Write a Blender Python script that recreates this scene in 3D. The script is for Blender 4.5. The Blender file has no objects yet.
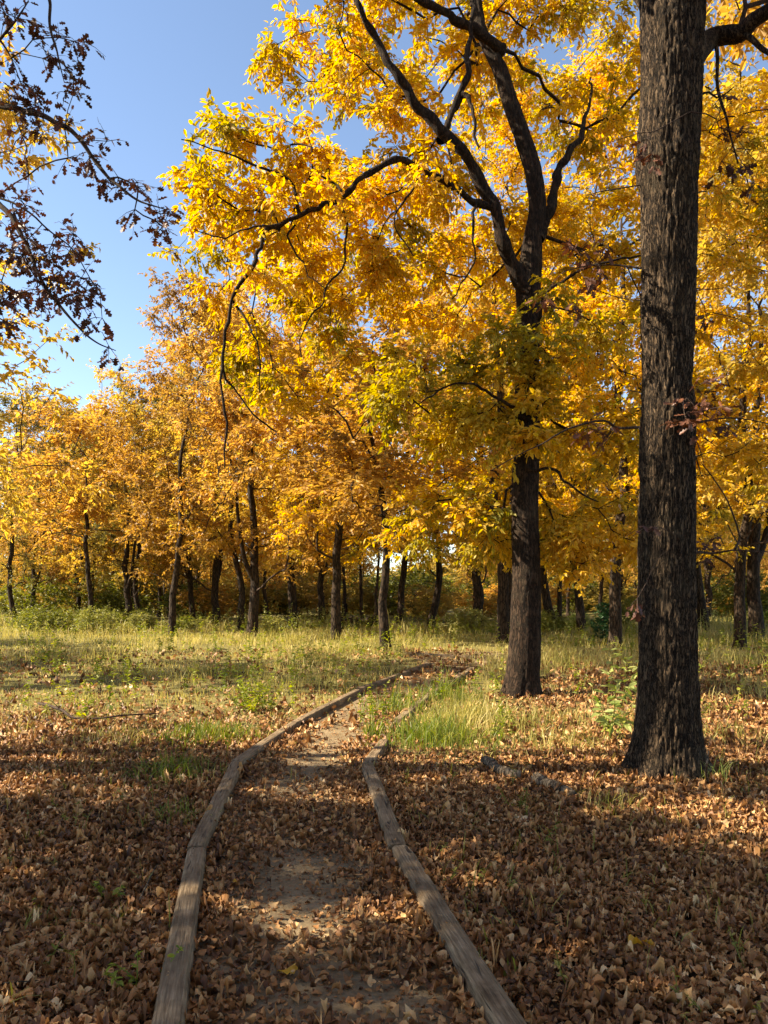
import bpy, math, numpy as np

# ------------------------------------------------------------------ basics
F, HZ, CH = 773.0, 595.0, 1.5          # focal length in pixels, horizon row, eye height (m)
SUN_EL, SUN_AHEAD = 36.0, 1.0         # sun: from the left, a little ahead of the viewer
SC = bpy.context.scene
COL = SC.collection
rad = math.radians


def wpt(px, py, Y):
    """world point seen at a pixel at depth Y"""
    return np.array([(px - 384) / F * Y, Y, CH - (py - HZ) / F * Y])


def gpt(px, py, z=0.0):
    Y = (CH - z) * F / (py - HZ)
    return np.array([(px - 384) / F * Y, Y, z])


def _hash(ix, iy, iz):
    h = (ix.astype(np.int64) * 374761393 + iy.astype(np.int64) * 668265263 + iz.astype(np.int64) * 2147483647) & 0xFFFFFFFF
    h = ((h ^ (h >> 13)) * 1274126177) & 0xFFFFFFFF
    h = h ^ (h >> 16)
    return (h & 0xFFFF) / 65535.0


def vnoise(p):
    p = np.asarray(p, float)
    i = np.floor(p).astype(np.int64)
    f = p - i
    f = f * f * (3 - 2 * f)
    out = 0
    for dx in (0, 1):
        for dy in (0, 1):
            for dz in (0, 1):
                w = (f[..., 0] if dx else 1 - f[..., 0]) * (f[..., 1] if dy else 1 - f[..., 1]) * (f[..., 2] if dz else 1 - f[..., 2])
                out = out + w * _hash(i[..., 0] + dx, i[..., 1] + dy, i[..., 2] + dz)
    return out


def n2(x, y, s, k=0.0):
    x = np.asarray(x, float); y = np.asarray(y, float)
    return vnoise(np.stack([x * s + k, y * s - k, np.full_like(x, k * 1.7)], -1))


def unit(v):
    v = np.asarray(v, float)
    return v / np.maximum(np.linalg.norm(v, axis=-1, keepdims=True), 1e-9)


class MB:
    """collects vertices and faces; build() links them as ONE mesh object"""
    def __init__(self):
        self.v, self.f, self.t, self.n = [], [], [], 0

    def add(self, v, f, tint=0.5):
        v = np.asarray(v, float).reshape(-1, 3)
        f = np.asarray(f, np.int64)
        self.f.append(f + self.n)
        self.v.append(v)
        self.t.append(np.broadcast_to(np.asarray(tint, float), (len(v),)).copy())
        self.n += len(v)

    def build(self, name, mat, parent=None, smooth=False, loc=None):
        me = bpy.data.meshes.new(name)
        v = np.concatenate(self.v) if self.v else np.zeros((0, 3))
        if loc is not None:
            v = v - np.asarray(loc, float)
        t = np.concatenate(self.t)
        me.vertices.add(len(v))
        me.vertices.foreach_set('co', v.astype(np.float32).ravel())
        li = np.concatenate([f.ravel() for f in self.f]).astype(np.int32)
        tot = np.concatenate([np.full(len(f), f.shape[1]) for f in self.f]).astype(np.int32)
        st = np.concatenate([[0], np.cumsum(tot)[:-1]]).astype(np.int32)
        me.loops.add(len(li))
        me.loops.foreach_set('vertex_index', li)
        me.polygons.add(len(tot))
        me.polygons.foreach_set('loop_start', st)
        a = me.attributes.new('tint', 'FLOAT', 'POINT')
        a.data.foreach_set('value', t.astype(np.float32))
        me.update(calc_edges=True)
        me.polygons.foreach_set('use_smooth', np.full(len(tot), bool(smooth)))
        me.materials.append(mat)
        o = bpy.data.objects.new(name, me)
        COL.objects.link(o)
        if parent is not None:
            o.parent = parent
        elif loc is not None:
            o.location = loc
        return o


def tag(o, label, cat, group=None):
    o['label'] = label
    o['category'] = cat
    if group:
        o['group'] = group
    return o


def thing(name, label, cat, loc=(0, 0, 0), group=None):
    o = bpy.data.objects.new(name, None)
    o.empty_display_size = 0.2
    COL.objects.link(o)
    o.location = loc
    return tag(o, label, cat, group)


def dup(root, loc, rz=0.0, scale=1.0, label=None, group=None, mats=None):
    r = root.copy(); COL.objects.link(r)
    r.location = loc; r.rotation_euler = (0, 0, rz)
    r.scale = (scale, scale, scale) if np.isscalar(scale) else scale
    if label: r['label'] = label
    if group: r['group'] = group
    for ch in list(root.children):
        c = ch.copy(); COL.objects.link(c); c.parent = r
        if mats and ch.name.split('.')[0] in mats:
            c.material_slots[0].link = 'OBJECT'
            c.material_slots[0].material = mats[ch.name.split('.')[0]]
    return r


# ------------------------------------------------------------------ materials
def new_mat(name):
    m = bpy.data.materials.new(name)
    m.use_nodes = True
    nt = m.node_tree
    nt.nodes.clear()
    out = nt.nodes.new('ShaderNodeOutputMaterial')
    return m, nt, out


def N(nt, typ, **kw):
    n = nt.nodes.new(typ)
    for k, v in kw.items():
        if k in ('operation', 'blend_type', 'data_type', 'attribute_name', 'feature', 'noise_dimensions', 'distance', 'wave_type', 'bands_direction'):
            setattr(n, k, v)
        else:
            n.inputs[k].default_value = v
    return n


def ramp(nt, stops, interp='LINEAR'):
    r = nt.nodes.new('ShaderNodeValToRGB')
    r.color_ramp.interpolation = interp
    e = r.color_ramp.elements
    while len(e) < len(stops):
        e.new(0.5)
    for i, (p, c) in enumerate(stops):
        e[i].position = p
        e[i].color = (c[0], c[1], c[2], 1)
    return r


def leaf_mat(name, stops, trans=0.5, clump=0.55, cscale=0.55, tsat=1.25, rough=0.5, spec=0.3, rnd=0.0):
    m, nt, out = new_mat(name)
    L = nt.links
    at = N(nt, 'ShaderNodeAttribute', attribute_name='tint')
    tc = nt.nodes.new('ShaderNodeTexCoord')
    no = N(nt, 'ShaderNodeTexNoise', Scale=cscale, Detail=3.0)
    L.new(tc.outputs['Object'], no.inputs['Vector'])
    # tint*(1-clump) + (noise stretched)*clump
    st = N(nt, 'ShaderNodeMapRange'); st.inputs[1].default_value = 0.3; st.inputs[2].default_value = 0.7
    L.new(no.outputs['Fac'], st.inputs[0])
    a = N(nt, 'ShaderNodeMath', operation='MULTIPLY'); a.inputs[1].default_value = 1 - clump
    L.new(at.outputs['Fac'], a.inputs[0])
    b = N(nt, 'ShaderNodeMath', operation='MULTIPLY_ADD'); b.inputs[1].default_value = clump
    L.new(st.outputs[0], b.inputs[0]); L.new(a.outputs[0], b.inputs[2])
    src = b.outputs[0]
    if rnd:
        oi = nt.nodes.new('ShaderNodeObjectInfo')
        c = N(nt, 'ShaderNodeMath', operation='MULTIPLY_ADD'); c.inputs[1].default_value = rnd
        c2 = N(nt, 'ShaderNodeMath', operation='SUBTRACT'); c2.inputs[1].default_value = 0.5
        L.new(oi.outputs['Random'], c2.inputs[0]); L.new(c2.outputs[0], c.inputs[0]); L.new(src, c.inputs[2])
        src = c.outputs[0]
    r = ramp(nt, stops)
    L.new(src, r.inputs[0])
    p = N(nt, 'ShaderNodeBsdfPrincipled', Roughness=rough)
    p.inputs['Specular IOR Level'].default_value = spec
    L.new(r.outputs[0], p.inputs['Base Color'])
    hs = N(nt, 'ShaderNodeHueSaturation', Saturation=tsat, Value=1.15)
    L.new(r.outputs[0], hs.inputs['Color'])
    t = nt.nodes.new('ShaderNodeBsdfTranslucent')
    L.new(hs.outputs[0], t.inputs['Color'])
    mx = nt.nodes.new('ShaderNodeMixShader'); mx.inputs[0].default_value = trans
    L.new(p.outputs[0], mx.inputs[1]); L.new(t.outputs[0], mx.inputs[2])
    L.new(mx.outputs[0], out.inputs['Surface'])
    return m


def bark_mat(name, dark, light, scale=14.0, bump=0.6, lichen=0.0):
    m, nt, out = new_mat(name)
    L = nt.links
    tc = nt.nodes.new('ShaderNodeTexCoord')
    mp = nt.nodes.new('ShaderNodeMapping'); mp.inputs['Scale'].default_value = (1, 1, 0.22)
    L.new(tc.outputs['Object'], mp.inputs[0])
    n1 = N(nt, 'ShaderNodeTexNoise', Scale=scale, Detail=6.0, Roughness=0.65)
    L.new(mp.outputs[0], n1.inputs['Vector'])
    vo = N(nt, 'ShaderNodeTexVoronoi', feature='DISTANCE_TO_EDGE', Scale=scale * 1.6)
    wv = N(nt, 'ShaderNodeMixRGB'); wv.inputs[0].default_value = 0.12
    L.new(mp.outputs[0], wv.inputs[1]); L.new(n1.outputs['Color'], wv.inputs[2])
    L.new(wv.outputs[0], vo.inputs['Vector'])
    mr = N(nt, 'ShaderNodeMapRange'); mr.inputs[1].default_value = 0.0; mr.inputs[2].default_value = 0.22
    L.new(vo.outputs['Distance'], mr.inputs[0])
    mul = N(nt, 'ShaderNodeMath', operation='MULTIPLY')
    L.new(mr.outputs[0], mul.inputs[0]); L.new(n1.outputs['Fac'], mul.inputs[1])
    r = ramp(nt, [(0.05, dark), (0.55, light)])
    L.new(mul.outputs[0], r.inputs[0])
    col = r.outputs[0]
    if lichen:
        n3 = N(nt, 'ShaderNodeTexNoise', Scale=3.2, Detail=5.0, Roughness=0.7)
        L.new(tc.outputs['Object'], n3.inputs['Vector'])
        r3 = ramp(nt, [(0.52, (0, 0, 0)), (0.68, (lichen, lichen, lichen))])
        L.new(n3.outputs['Fac'], r3.inputs[0])
        mxc = N(nt, 'ShaderNodeMixRGB'); mxc.inputs[2].default_value = (0.12, 0.09, 0.055, 1)
        L.new(r3.outputs[0], mxc.inputs[0]); L.new(col, mxc.inputs[1])
        col = mxc.outputs[0]
    p = N(nt, 'ShaderNodeBsdfPrincipled', Roughness=0.9)
    p.inputs['Specular IOR Level'].default_value = 0.15
    L.new(col, p.inputs['Base Color'])
    bm = N(nt, 'ShaderNodeBump', Strength=bump, Distance=0.03)
    L.new(mul.outputs[0], bm.inputs['Height']); L.new(bm.outputs[0], p.inputs['Normal'])
    L.new(p.outputs[0], out.inputs['Surface'])
    return m


M = {}
# ramps run from the greenest / darkest leaf to the brightest
M['yellow'] = leaf_mat('yellow_leaves', [(0.08, (0.18, 0.17, 0.025)), (0.26, (0.40, 0.30, 0.035)), (0.48, (0.64, 0.405, 0.045)), (0.8, (0.74, 0.445, 0.06)), (0.97, (0.66, 0.31, 0.05))], trans=0.56)
M['olive_yellow'] = leaf_mat('olive_yellow_leaves', [(0.10, (0.15, 0.15, 0.02)), (0.35, (0.34, 0.275, 0.03)), (0.65, (0.55, 0.385, 0.04)), (0.95, (0.70, 0.45, 0.06))], trans=0.5)
M['golden'] = leaf_mat('golden_leaves', [(0.10, (0.211, 0.163, 0.038)), (0.35, (0.440, 0.307, 0.055)), (0.62, (0.632, 0.420, 0.076)), (0.92, (0.536, 0.298, 0.067))], trans=0.58, tsat=1.08, rnd=0.3)
M['orange'] = leaf_mat('orange_brown_leaves', [(0.10, (0.182, 0.111, 0.035)), (0.4, (0.401, 0.227, 0.052)), (0.7, (0.564, 0.320, 0.066)), (0.9, (0.618, 0.417, 0.118))], trans=0.56, tsat=1.08, rnd=0.3)
M['ochre'] = leaf_mat('ochre_leaves', [(0.15, (0.115, 0.112, 0.029)), (0.45, (0.296, 0.215, 0.050)), (0.7, (0.440, 0.298, 0.067)), (0.9, (0.422, 0.226, 0.059))], trans=0.54, tsat=1.08, rnd=0.35)
M['russet'] = leaf_mat('russet_oak_leaves', [(0.1, (0.035, 0.016, 0.012)), (0.5, (0.085, 0.034, 0.022)), (0.85, (0.17, 0.065, 0.028)), (1.0, (0.36, 0.2, 0.03))], trans=0.16, cscale=0.8)  # russet leaf colour, with the backlit shade darkened into it
M['olive'] = leaf_mat('olive_shrub_leaves', [(0.1, (0.06, 0.075, 0.018)), (0.5, (0.15, 0.16, 0.035)), (0.8, (0.27, 0.24, 0.06)), (1.0, (0.36, 0.25, 0.07))], trans=0.4, rnd=0.3)
M['lime'] = leaf_mat('yellow_green_leaves', [(0.1, (0.10, 0.14, 0.02)), (0.5, (0.22, 0.25, 0.035)), (0.9, (0.40, 0.36, 0.06))], trans=0.45, cscale=2)
M['pale'] = leaf_mat('pale_green_leaves', [(0.1, (0.12, 0.17, 0.03)), (0.5, (0.30, 0.33, 0.10)), (0.9, (0.46, 0.44, 0.18))], trans=0.4, cscale=3)
M['evergreen'] = leaf_mat('dark_evergreen_leaves', [(0.1, (0.012, 0.04, 0.014)), (0.9, (0.04, 0.10, 0.03))], trans=0.15, cscale=3)
M['grass'] = leaf_mat('meadow_grass', [(0.05, (0.10, 0.115, 0.022)), (0.3, (0.24, 0.225, 0.05)), (0.55, (0.43, 0.36, 0.11)), (0.9, (0.64, 0.52, 0.24))], trans=0.4, cscale=0.9, clump=0.5, tsat=1.1)
M['green_grass'] = leaf_mat('green_grass_blades', [(0.05, (0.06, 0.095, 0.013)), (0.45, (0.13, 0.17, 0.028)), (0.75, (0.24, 0.24, 0.05)), (0.95, (0.40, 0.33, 0.11))], trans=0.4, cscale=3, clump=0.3)
M['seedling'] = leaf_mat('seedling_green', [(0.05, (0.09, 0.11, 0.018)), (0.5, (0.19, 0.19, 0.04)), (0.95, (0.36, 0.29, 0.10))], trans=0.4, cscale=1.5, clump=0.4)
M['brush'] = leaf_mat('pale_brush_leaves', [(0.1, (0.12, 0.14, 0.03)), (0.5, (0.27, 0.26, 0.08)), (0.9, (0.45, 0.40, 0.17))], trans=0.4, rnd=.3)
M['litter'] = leaf_mat('dry_fallen_leaves', [(0.02, (0.035, 0.014, 0.006)), (0.28, (0.165, 0.070, 0.023)), (0.56, (0.34, 0.160, 0.053)), (0.82, (0.53, 0.31, 0.125)), (0.96, (0.74, 0.56, 0.32)), (1.0, (0.66, 0.41, 0.06))], trans=0.18, clump=0.22, cscale=1.1, tsat=1.0, rough=0.55, spec=0.35)
M['gold_leaf'] = leaf_mat('golden_fallen_leaf', [(0.1, (0.36, 0.17, 0.02)), (0.9, (0.58, 0.32, 0.03))], trans=0.25, cscale=12)
M['bark'] = bark_mat('furrowed_dark_bark', (0.006, 0.004, 0.003), (0.105, 0.069, 0.040), 24.0, 1.0, 0.35)
M['bark2'] = bark_mat('dark_bark', (0.008, 0.005, 0.003), (0.046, 0.027, 0.016), 18.0, 0.8, 0.25)
M['bark3'] = bark_mat('brown_bark', (0.010, 0.007, 0.005), (0.065, 0.042, 0.026), 12.0, 0.6)
M['twig'] = bark_mat('twig_bark', (0.025, 0.015, 0.011), (0.075, 0.05, 0.036), 25.0, 0.3)
M['deadwood'] = bark_mat('weathered_dead_wood', (0.03, 0.022, 0.015), (0.17, 0.13, 0.088), 14.0, 0.5)


def timber_mat():
    m, nt, out = new_mat('weathered_timber')
    L = nt.links
    tc = nt.nodes.new('ShaderNodeTexCoord')
    oi = nt.nodes.new('ShaderNodeObjectInfo')
    mp = nt.nodes.new('ShaderNodeMapping'); mp.inputs['Scale'].default_value = (0.055, 1, 1)
    ad = N(nt, 'ShaderNodeVectorMath', operation='ADD')
    L.new(tc.outputs['Object'], ad.inputs[0]); L.new(oi.outputs['Location'], ad.inputs[1])
    L.new(ad.outputs[0], mp.inputs[0])
    g = N(nt, 'ShaderNodeTexNoise', Scale=95.0, Detail=5.0, Roughness=0.6, Distortion=0.4)
    L.new(mp.outputs[0], g.inputs['Vector'])
    mp2 = nt.nodes.new('ShaderNodeMapping'); mp2.inputs['Scale'].default_value = (0.10, 1, 1)
    L.new(ad.outputs[0], mp2.inputs[0])
    cr = N(nt, 'ShaderNodeTexNoise', Scale=30.0, Detail=2.0, Distortion=0.8)
    L.new(mp2.outputs[0], cr.inputs['Vector'])
    cm = ramp(nt, [(0.30, (0, 0, 0)), (0.365, (1, 1, 1))])
    L.new(cr.outputs['Fac'], cm.inputs[0])
    bl = N(nt, 'ShaderNodeTexNoise', Scale=5.0, Detail=5.0, Roughness=0.7)
    L.new(ad.outputs[0], bl.inputs['Vector'])
    c1 = ramp(nt, [(0.32, (0.11, 0.076, 0.045)), (0.5, (0.215, 0.155, 0.095)), (0.68, (0.33, 0.25, 0.16))])
    L.new(g.outputs['Fac'], c1.inputs[0])
    c2 = ramp(nt, [(0.35, (0.55, 0.50, 0.44)), (0.6, (1.0, 0.98, 0.95)), (0.75, (1.2, 1.2, 1.15))])
    L.new(bl.outputs['Fac'], c2.inputs[0])
    mu = N(nt, 'ShaderNodeMixRGB', blend_type='MULTIPLY'); mu.inputs[0].default_value = 1
    L.new(c1.outputs[0], mu.inputs[1]); L.new(c2.outputs[0], mu.inputs[2])
    mu2 = N(nt, 'ShaderNodeMixRGB'); mu2.inputs[1].default_value = (0.025, 0.018, 0.013, 1)
    L.new(cm.outputs[0], mu2.inputs[0]); L.new(mu.outputs[0], mu2.inputs[2])
    p = N(nt, 'ShaderNodeBsdfPrincipled', Roughness=0.85)
    p.inputs['Specular IOR Level'].default_value = 0.2
    L.new(mu2.outputs[0], p.inputs['Base Color'])
    h = N(nt, 'ShaderNodeMath', operation='MULTIPLY')
    L.new(g.outputs['Fac'], h.inputs[0]); L.new(cm.outputs[0], h.inputs[1])
    bm = N(nt, 'ShaderNodeBump', Strength=0.8, Distance=0.012)
    L.new(h.outputs[0], bm.inputs['Height']); L.new(bm.outputs[0], p.inputs['Normal'])
    L.new(p.outputs[0], out.inputs['Surface'])
    return m


M['timber'] = timber_mat()


def soil_mat(name, stops, scale, bump=0.6, use_tint=None):
    m, nt, out = new_mat(name)
    L = nt.links
    tc = nt.nodes.new('ShaderNodeTexCoord')
    n1 = N(nt, 'ShaderNodeTexNoise', Scale=scale, Detail=8.0, Roughness=0.7)
    n2_ = N(nt, 'ShaderNodeTexNoise', Scale=scale * 0.12, Detail=4.0, Roughness=0.6)
    L.new(tc.outputs['Object'], n1.inputs['Vector']); L.new(tc.outputs['Object'], n2_.inputs['Vector'])
    mx = N(nt, 'ShaderNodeMixRGB'); mx.inputs[0].default_value = 0.45
    L.new(n1.outputs['Fac'], mx.inputs[1]); L.new(n2_.outputs['Fac'], mx.inputs[2])
    r = ramp(nt, stops); L.new(mx.outputs[0], r.inputs[0])
    col = r.outputs[0]
    if use_tint:
        at = N(nt, 'ShaderNodeAttribute', attribute_name='tint')
        r2 = ramp(nt, use_tint); L.new(mx.outputs[0], r2.inputs[0])
        m2 = N(nt, 'ShaderNodeMixRGB')
        L.new(at.outputs['Fac'], m2.inputs[0]); L.new(col, m2.inputs[1]); L.new(r2.outputs[0], m2.inputs[2])
        col = m2.outputs[0]
    p = N(nt, 'ShaderNodeBsdfPrincipled', Roughness=0.95)
    p.inputs['Specular IOR Level'].default_value = 0.1
    L.new(col, p.inputs['Base Color'])
    bm = N(nt, 'ShaderNodeBump', Strength=bump, Distance=0.03)
    L.new(n1.outputs['Fac'], bm.inputs['Height']); L.new(bm.outputs[0], p.inputs['Normal'])
    L.new(p.outputs[0], out.inputs['Surface'])
    return m


M['ground'] = soil_mat('forest_soil', [(0.3, (0.025, 0.015, 0.009)), (0.5, (0.06, 0.035, 0.018)), (0.7, (0.11, 0.068, 0.034))], 22.0,
                       use_tint=[(0.3, (0.07, 0.065, 0.022)), (0.5, (0.15, 0.13, 0.045)), (0.7, (0.24, 0.19, 0.075))])
M['path'] = soil_mat('packed_earth', [(0.3, (0.11, 0.078, 0.042)), (0.5, (0.20, 0.145, 0.083)), (0.7, (0.30, 0.225, 0.135))], 30.0, bump=0.55)

# ------------------------------------------------------------------ geometry helpers


def tube(mb, pts, radii, k=5, tint=0.5):
    pts = np.asarray(pts, float); radii = np.asarray(radii, float)
    n = len(pts)
    if n < 2:
        return
    t = unit(np.gradient(pts, axis=0))
    d = pts[-1] - pts[0]
    ref = np.array([1.0, 0, 0]) if abs(d[0]) < 0.6 * np.linalg.norm(d) + 1e-9 else np.array([0, 1.0, 0.3])
    b = unit(np.cross(t, ref)); c = np.cross(t, b)
    th = np.arange(k) / k * 2 * math.pi
    ring = b[:, None, :] * np.cos(th)[None, :, None] + c[:, None, :] * np.sin(th)[None, :, None]
    v = pts[:, None, :] + ring * radii[:, None, None]
    i = np.arange(n - 1)[:, None] * k
    j = np.arange(k)[None, :]
    j2 = (j + 1) % k
    f = np.stack([i + j, i + j2, i + k + j2, i + k + j], -1).reshape(-1, 4)
    mb.add(v.reshape(-1, 3), f, tint)


def spline(pts, n):
    """Catmull-Rom through points, resampled to n points"""
    P = np.asarray(pts, float)
    P = np.vstack([2 * P[0] - P[1], P, 2 * P[-1] - P[-2]])
    m = len(P) - 3
    u = np.linspace(0, m, n)
    i = np.minimum(u.astype(int), m - 1)
    t = (u - i)[:, None]
    a, b, c, d = P[i], P[i + 1], P[i + 2], P[i + 3]
    return 0.5 * (2 * b + (c - a) * t + (2 * a - 5 * b + 4 * c - d) * t ** 2 + (3 * b - a - 3 * c + d) * t ** 3)


def wob(pts, amp, rng, freq=1.6):
    pts = np.asarray(pts, float)
    k = rng.uniform(0, 50)
    s = np.concatenate([[0], np.cumsum(np.linalg.norm(np.diff(pts, axis=0), axis=1))])
    o = np.stack([vnoise(np.stack([s * freq + k + 9 * a, s * 0 + k, s * 0 + a], -1)) - 0.5 for a in range(3)], -1)
    env = np.minimum(1, np.arange(len(pts)) / 3.0)[:, None]
    return pts + o * amp * 2 * env


# leaf templates: local x along the leaf, y across, z up; halves fold about the midrib
T_KITE = (np.array([[0, 0, 0], [.42, -.27, .07], [1, 0, -.08], [.42, .27, .07]]), np.array([[0, 1, 2], [0, 2, 3]]))
T_OVAL = (np.array([[0, 0, 0], [.28, -.22, .06], [.68, -.20, .05], [1, 0, -.10], [.68, .20, .05], [.28, .22, .06]]),
          np.array([[0, 1, 2, 3], [0, 3, 4, 5]]))
_oh = [(0, 0), (.16, .05), (.27, .24), (.38, .10), (.55, .34), (.66, .14), (.84, .22), (1, 0)]
T_OAK = (np.array([[x, -y, .18 * y] for x, y in _oh] + [[x, y, .18 * y] for x, y in _oh[1:-1]]),
         np.array([[0, 1, 2, 3, 4, 5, 6, 7], [0, 7, 13, 12, 11, 10, 9, 8]]))


def leaves(mb, org, d, up, size, tint, T, wvar=None):
    """instantiate the leaf template T at every origin"""
    d = unit(d)
    b = unit(np.cross(up, d)); n = np.cross(d, b)
    tv, tf = T
    w = np.ones(len(org)) if wvar is None else wvar
    v = org[:, None, :] + size[:, None, None] * (d[:, None, :] * tv[None, :, 0:1] + (b * w[:, None])[:, None, :] * tv[None, :, 1:2] + n[:, None, :] * tv[None, :, 2:3])
    f = (tf[None, :, :] + (np.arange(len(org)) * len(tv))[:, None, None]).reshape(-1, tf.shape[1])
    mb.add(v.reshape(-1, 3), f, np.repeat(tint, len(tv)))


def sprays(lm, tm, C, D, rng, T=T_KITE, twigs=6, tlen=0.45, per=9, size=0.11, droop=0.35, tint=None, flat=0.62, twr=0.0022, ctint=0.35):
    """leafy twiglets round every spray centre"""
    K = len(C)
    if K == 0:
        return
    C = np.repeat(C, twigs, 0); D = np.repeat(D, twigs, 0)
    az = rng.uniform(0, 2 * math.pi, K * twigs)
    h = np.stack([np.cos(az), np.sin(az), rng.normal(0, flat, K * twigs) - droop * 0.6], -1)
    td = unit(D * 0.7 + h)
    tl = tlen * rng.uniform(0.5, 1.25, K * twigs)
    base = np.repeat(rng.uniform(0, 1, K), twigs)
    if tm is not None:
        for i in range(K * twigs):
            q = C[i] + td[i] * tl[i] * np.array([[0], [.5], [1.0]])
            q[1, 2] += 0.05 * tl[i]; q[2, 2] -= 0.06 * tl[i]
            tube(tm, q, [twr * 1.6, twr, twr * 0.5], 3)
    n = K * twigs * per
    ix = np.repeat(np.arange(K * twigs), per)
    u = np.tile((np.arange(per) + 0.5) / per, K * twigs) + rng.uniform(-.5, .5, n) / per
    u = 0.12 + 0.92 * u
    org = C[ix] + td[ix] * (tl[ix] * u)[:, None] + rng.normal(0, 0.02, (n, 3)) * tlen
    org[:, 2] -= 0.06 * tl[ix] * u
    side = np.cross(td[ix], [0, 0, 1.0]); side = unit(side + 1e-6) * np.where(np.arange(n) % 2 == 0, 1, -1)[:, None]
    ld = td[ix] * 0.7 + side * rng.uniform(.4, 1.1, n)[:, None] + rng.normal(0, .38, (n, 3))
    ld[:, 2] -= droop * rng.uniform(0.2, 2.0, n)
    up = np.array([0, 0, 1.0]) + rng.normal(0, .65, (n, 3))
    sz = size * rng.uniform(.55, 1.25, n)
    tn = np.clip(ctint * base[ix] + (1 - ctint) * rng.beta(2.2, 2.0, n), 0, 1) if tint is None else np.repeat(tint, twigs)[ix] * ctint + (1 - ctint) * rng.beta(2.2, 2, n)
    leaves(lm, org, ld, up, sz, tn, T, rng.uniform(.75, 1.25, n))


def grow(skel, P, rng, bf=0.35, step=0.3, r_tip=0.004, expo=0.47, rmax=0.6, sag=0.06, jit=0.05):
    """grow twigs from a skeleton [(pos, path length, radius)] to every target point P.
    Returns the chains [(pts, radii)] and the growth direction at every target."""
    pos = [np.asarray(s[0], float) for s in skel]
    pl = [s[1] for s in skel]
    rr = [s[2] for s in skel]
    par = [-1] * len(skel)
    S0 = len(skel)
    P = np.asarray(P, float)
    NP = len(P)
    A = np.array(pos); PLn = np.array(pl)
    dm = np.linalg.norm(P[:, None, :] - A[None], axis=2)
    cost = dm + bf * PLn[None]
    best = cost.argmin(1); bc = cost[np.arange(NP), best]
    done = np.zeros(NP, bool)
    tip = np.zeros(NP, int)
    for _ in range(NP):
        bcm = np.where(done, 1e9, bc)
        i = int(bcm.argmin()); done[i] = True
        a = best[i]; q0 = pos[a]; q1 = P[i]
        d = np.linalg.norm(q1 - q0)
        m = max(1, int(math.ceil(d / step)))
        prev = a; new = []
        for s in range(1, m + 1):
            t = s / m
            q = q0 * (1 - t) + q1 * t
            if s < m:
                q = q + rng.normal(0, jit * min(d, 1.0), 3)
            q[2] += sag * d * 4 * t * (1 - t)
            pos.append(q); pl.append(pl[prev] + d / m); par.append(prev); rr.append(0.0)
            prev = len(pos) - 1; new.append(prev)
        tip[i] = prev
        rem = np.where(~done)[0]
        if len(rem):
            Q = np.array([pos[x] for x in new]); QL = np.array([pl[x] for x in new])
            c = np.linalg.norm(P[rem][:, None] - Q[None], axis=2) + bf * QL[None]
            k = c.argmin(1); cc = c[np.arange(len(rem)), k]
            b = cc < bc[rem]
            bc[rem[b]] = cc[b]; best[rem[b]] = np.array(new)[k[b]]
    n = len(pos)
    cnt = np.zeros(n); cnt[tip] = 1
    kids = [[] for _ in range(n)]
    for x in range(n - 1, S0 - 1, -1):
        cnt[par[x]] += cnt[x]; kids[par[x]].append(x)
    chains = []
    stack = [(s, k) for s in range(S0) for k in kids[s]]
    while stack:
        a, x = stack.pop()
        pr = rr[a] if a < S0 else r_tip * cnt[a] ** expo
        pts = [pos[a], pos[x]]; r0 = min(r_tip * cnt[x] ** expo, rmax * pr + 0.001)
        rs = [r0 * 1.1, r0]
        while kids[x]:
            ks = sorted(kids[x], key=lambda z: -cnt[z])
            for z in ks[1:]:
                stack.append((x, z))
            x = ks[0]
            pts.append(pos[x]); rs.append(min(rs[-1], r_tip * cnt[x] ** expo))
        chains.append((np.array(pts), np.array(rs)))
    dirs = np.array([pos[tip[i]] - pos[par[tip[i]]] for i in range(NP)])
    return chains, unit(dirs)


def skel_of(pts, radii, start=0.0):
    s = np.concatenate([[0], np.cumsum(np.linalg.norm(np.diff(pts, axis=0), axis=1))]) + start
    return [(p, l, r) for p, l, r in zip(pts, s, radii)]


def trunk_mesh(mb, pts, radii, k, flare=0.25, ridge=0.012, lobes=5, seed=0, fh=0.28, fine=26.0):
    """tapered trunk with root flare and furrowed bark in real relief; pts from the ground up"""
    pts = np.asarray(pts, float); n = len(pts)
    th = np.arange(k) / k * 2 * math.pi
    z = pts[:, 2]
    fl = np.exp(-np.maximum(z, 0) / fh)[:, None]
    R0 = np.asarray(radii)[:, None] * (1 + flare * fl * (0.55 + 0.45 * np.cos(lobes * th[None] + seed + 0.6 * np.sin(2 * th[None]))))
    cs = np.cos(th)[None] * np.ones((n, 1)); sn = np.sin(th)[None] * np.ones((n, 1))
    zz = z[:, None] * np.ones((1, k))
    r = np.asarray(radii)[:, None]
    q = np.stack([cs * r * fine + seed, sn * r * fine, zz * fine * 0.16], -1)
    a = 1 - np.abs(2 * vnoise(q + 0.7 * vnoise(q * 0.5)[..., None]) - 1)
    b = vnoise(np.stack([cs * r * 5 + seed, sn * r * 5, zz * 1.2], -1))
    c = vnoise(np.stack([cs * r * 60 + seed, sn * r * 60, zz * 22], -1))
    R0 = R0 - ridge * a ** 2.0 * 1.5 + ridge * 1.6 * (b - .5) + ridge * 0.8 * (c - .5)
    v = np.stack([pts[:, None, 0] + cs * R0, pts[:, None, 1] + sn * R0, zz], -1)
    i = np.arange(n - 1)[:, None] * k; j = np.arange(k)[None]; j2 = (j + 1) % k
    f = np.stack([i + j, i + j2, i + k + j2, i + k + j], -1).reshape(-1, 4)
    mb.add(v.reshape(-1, 3), f, 0.5)


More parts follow.
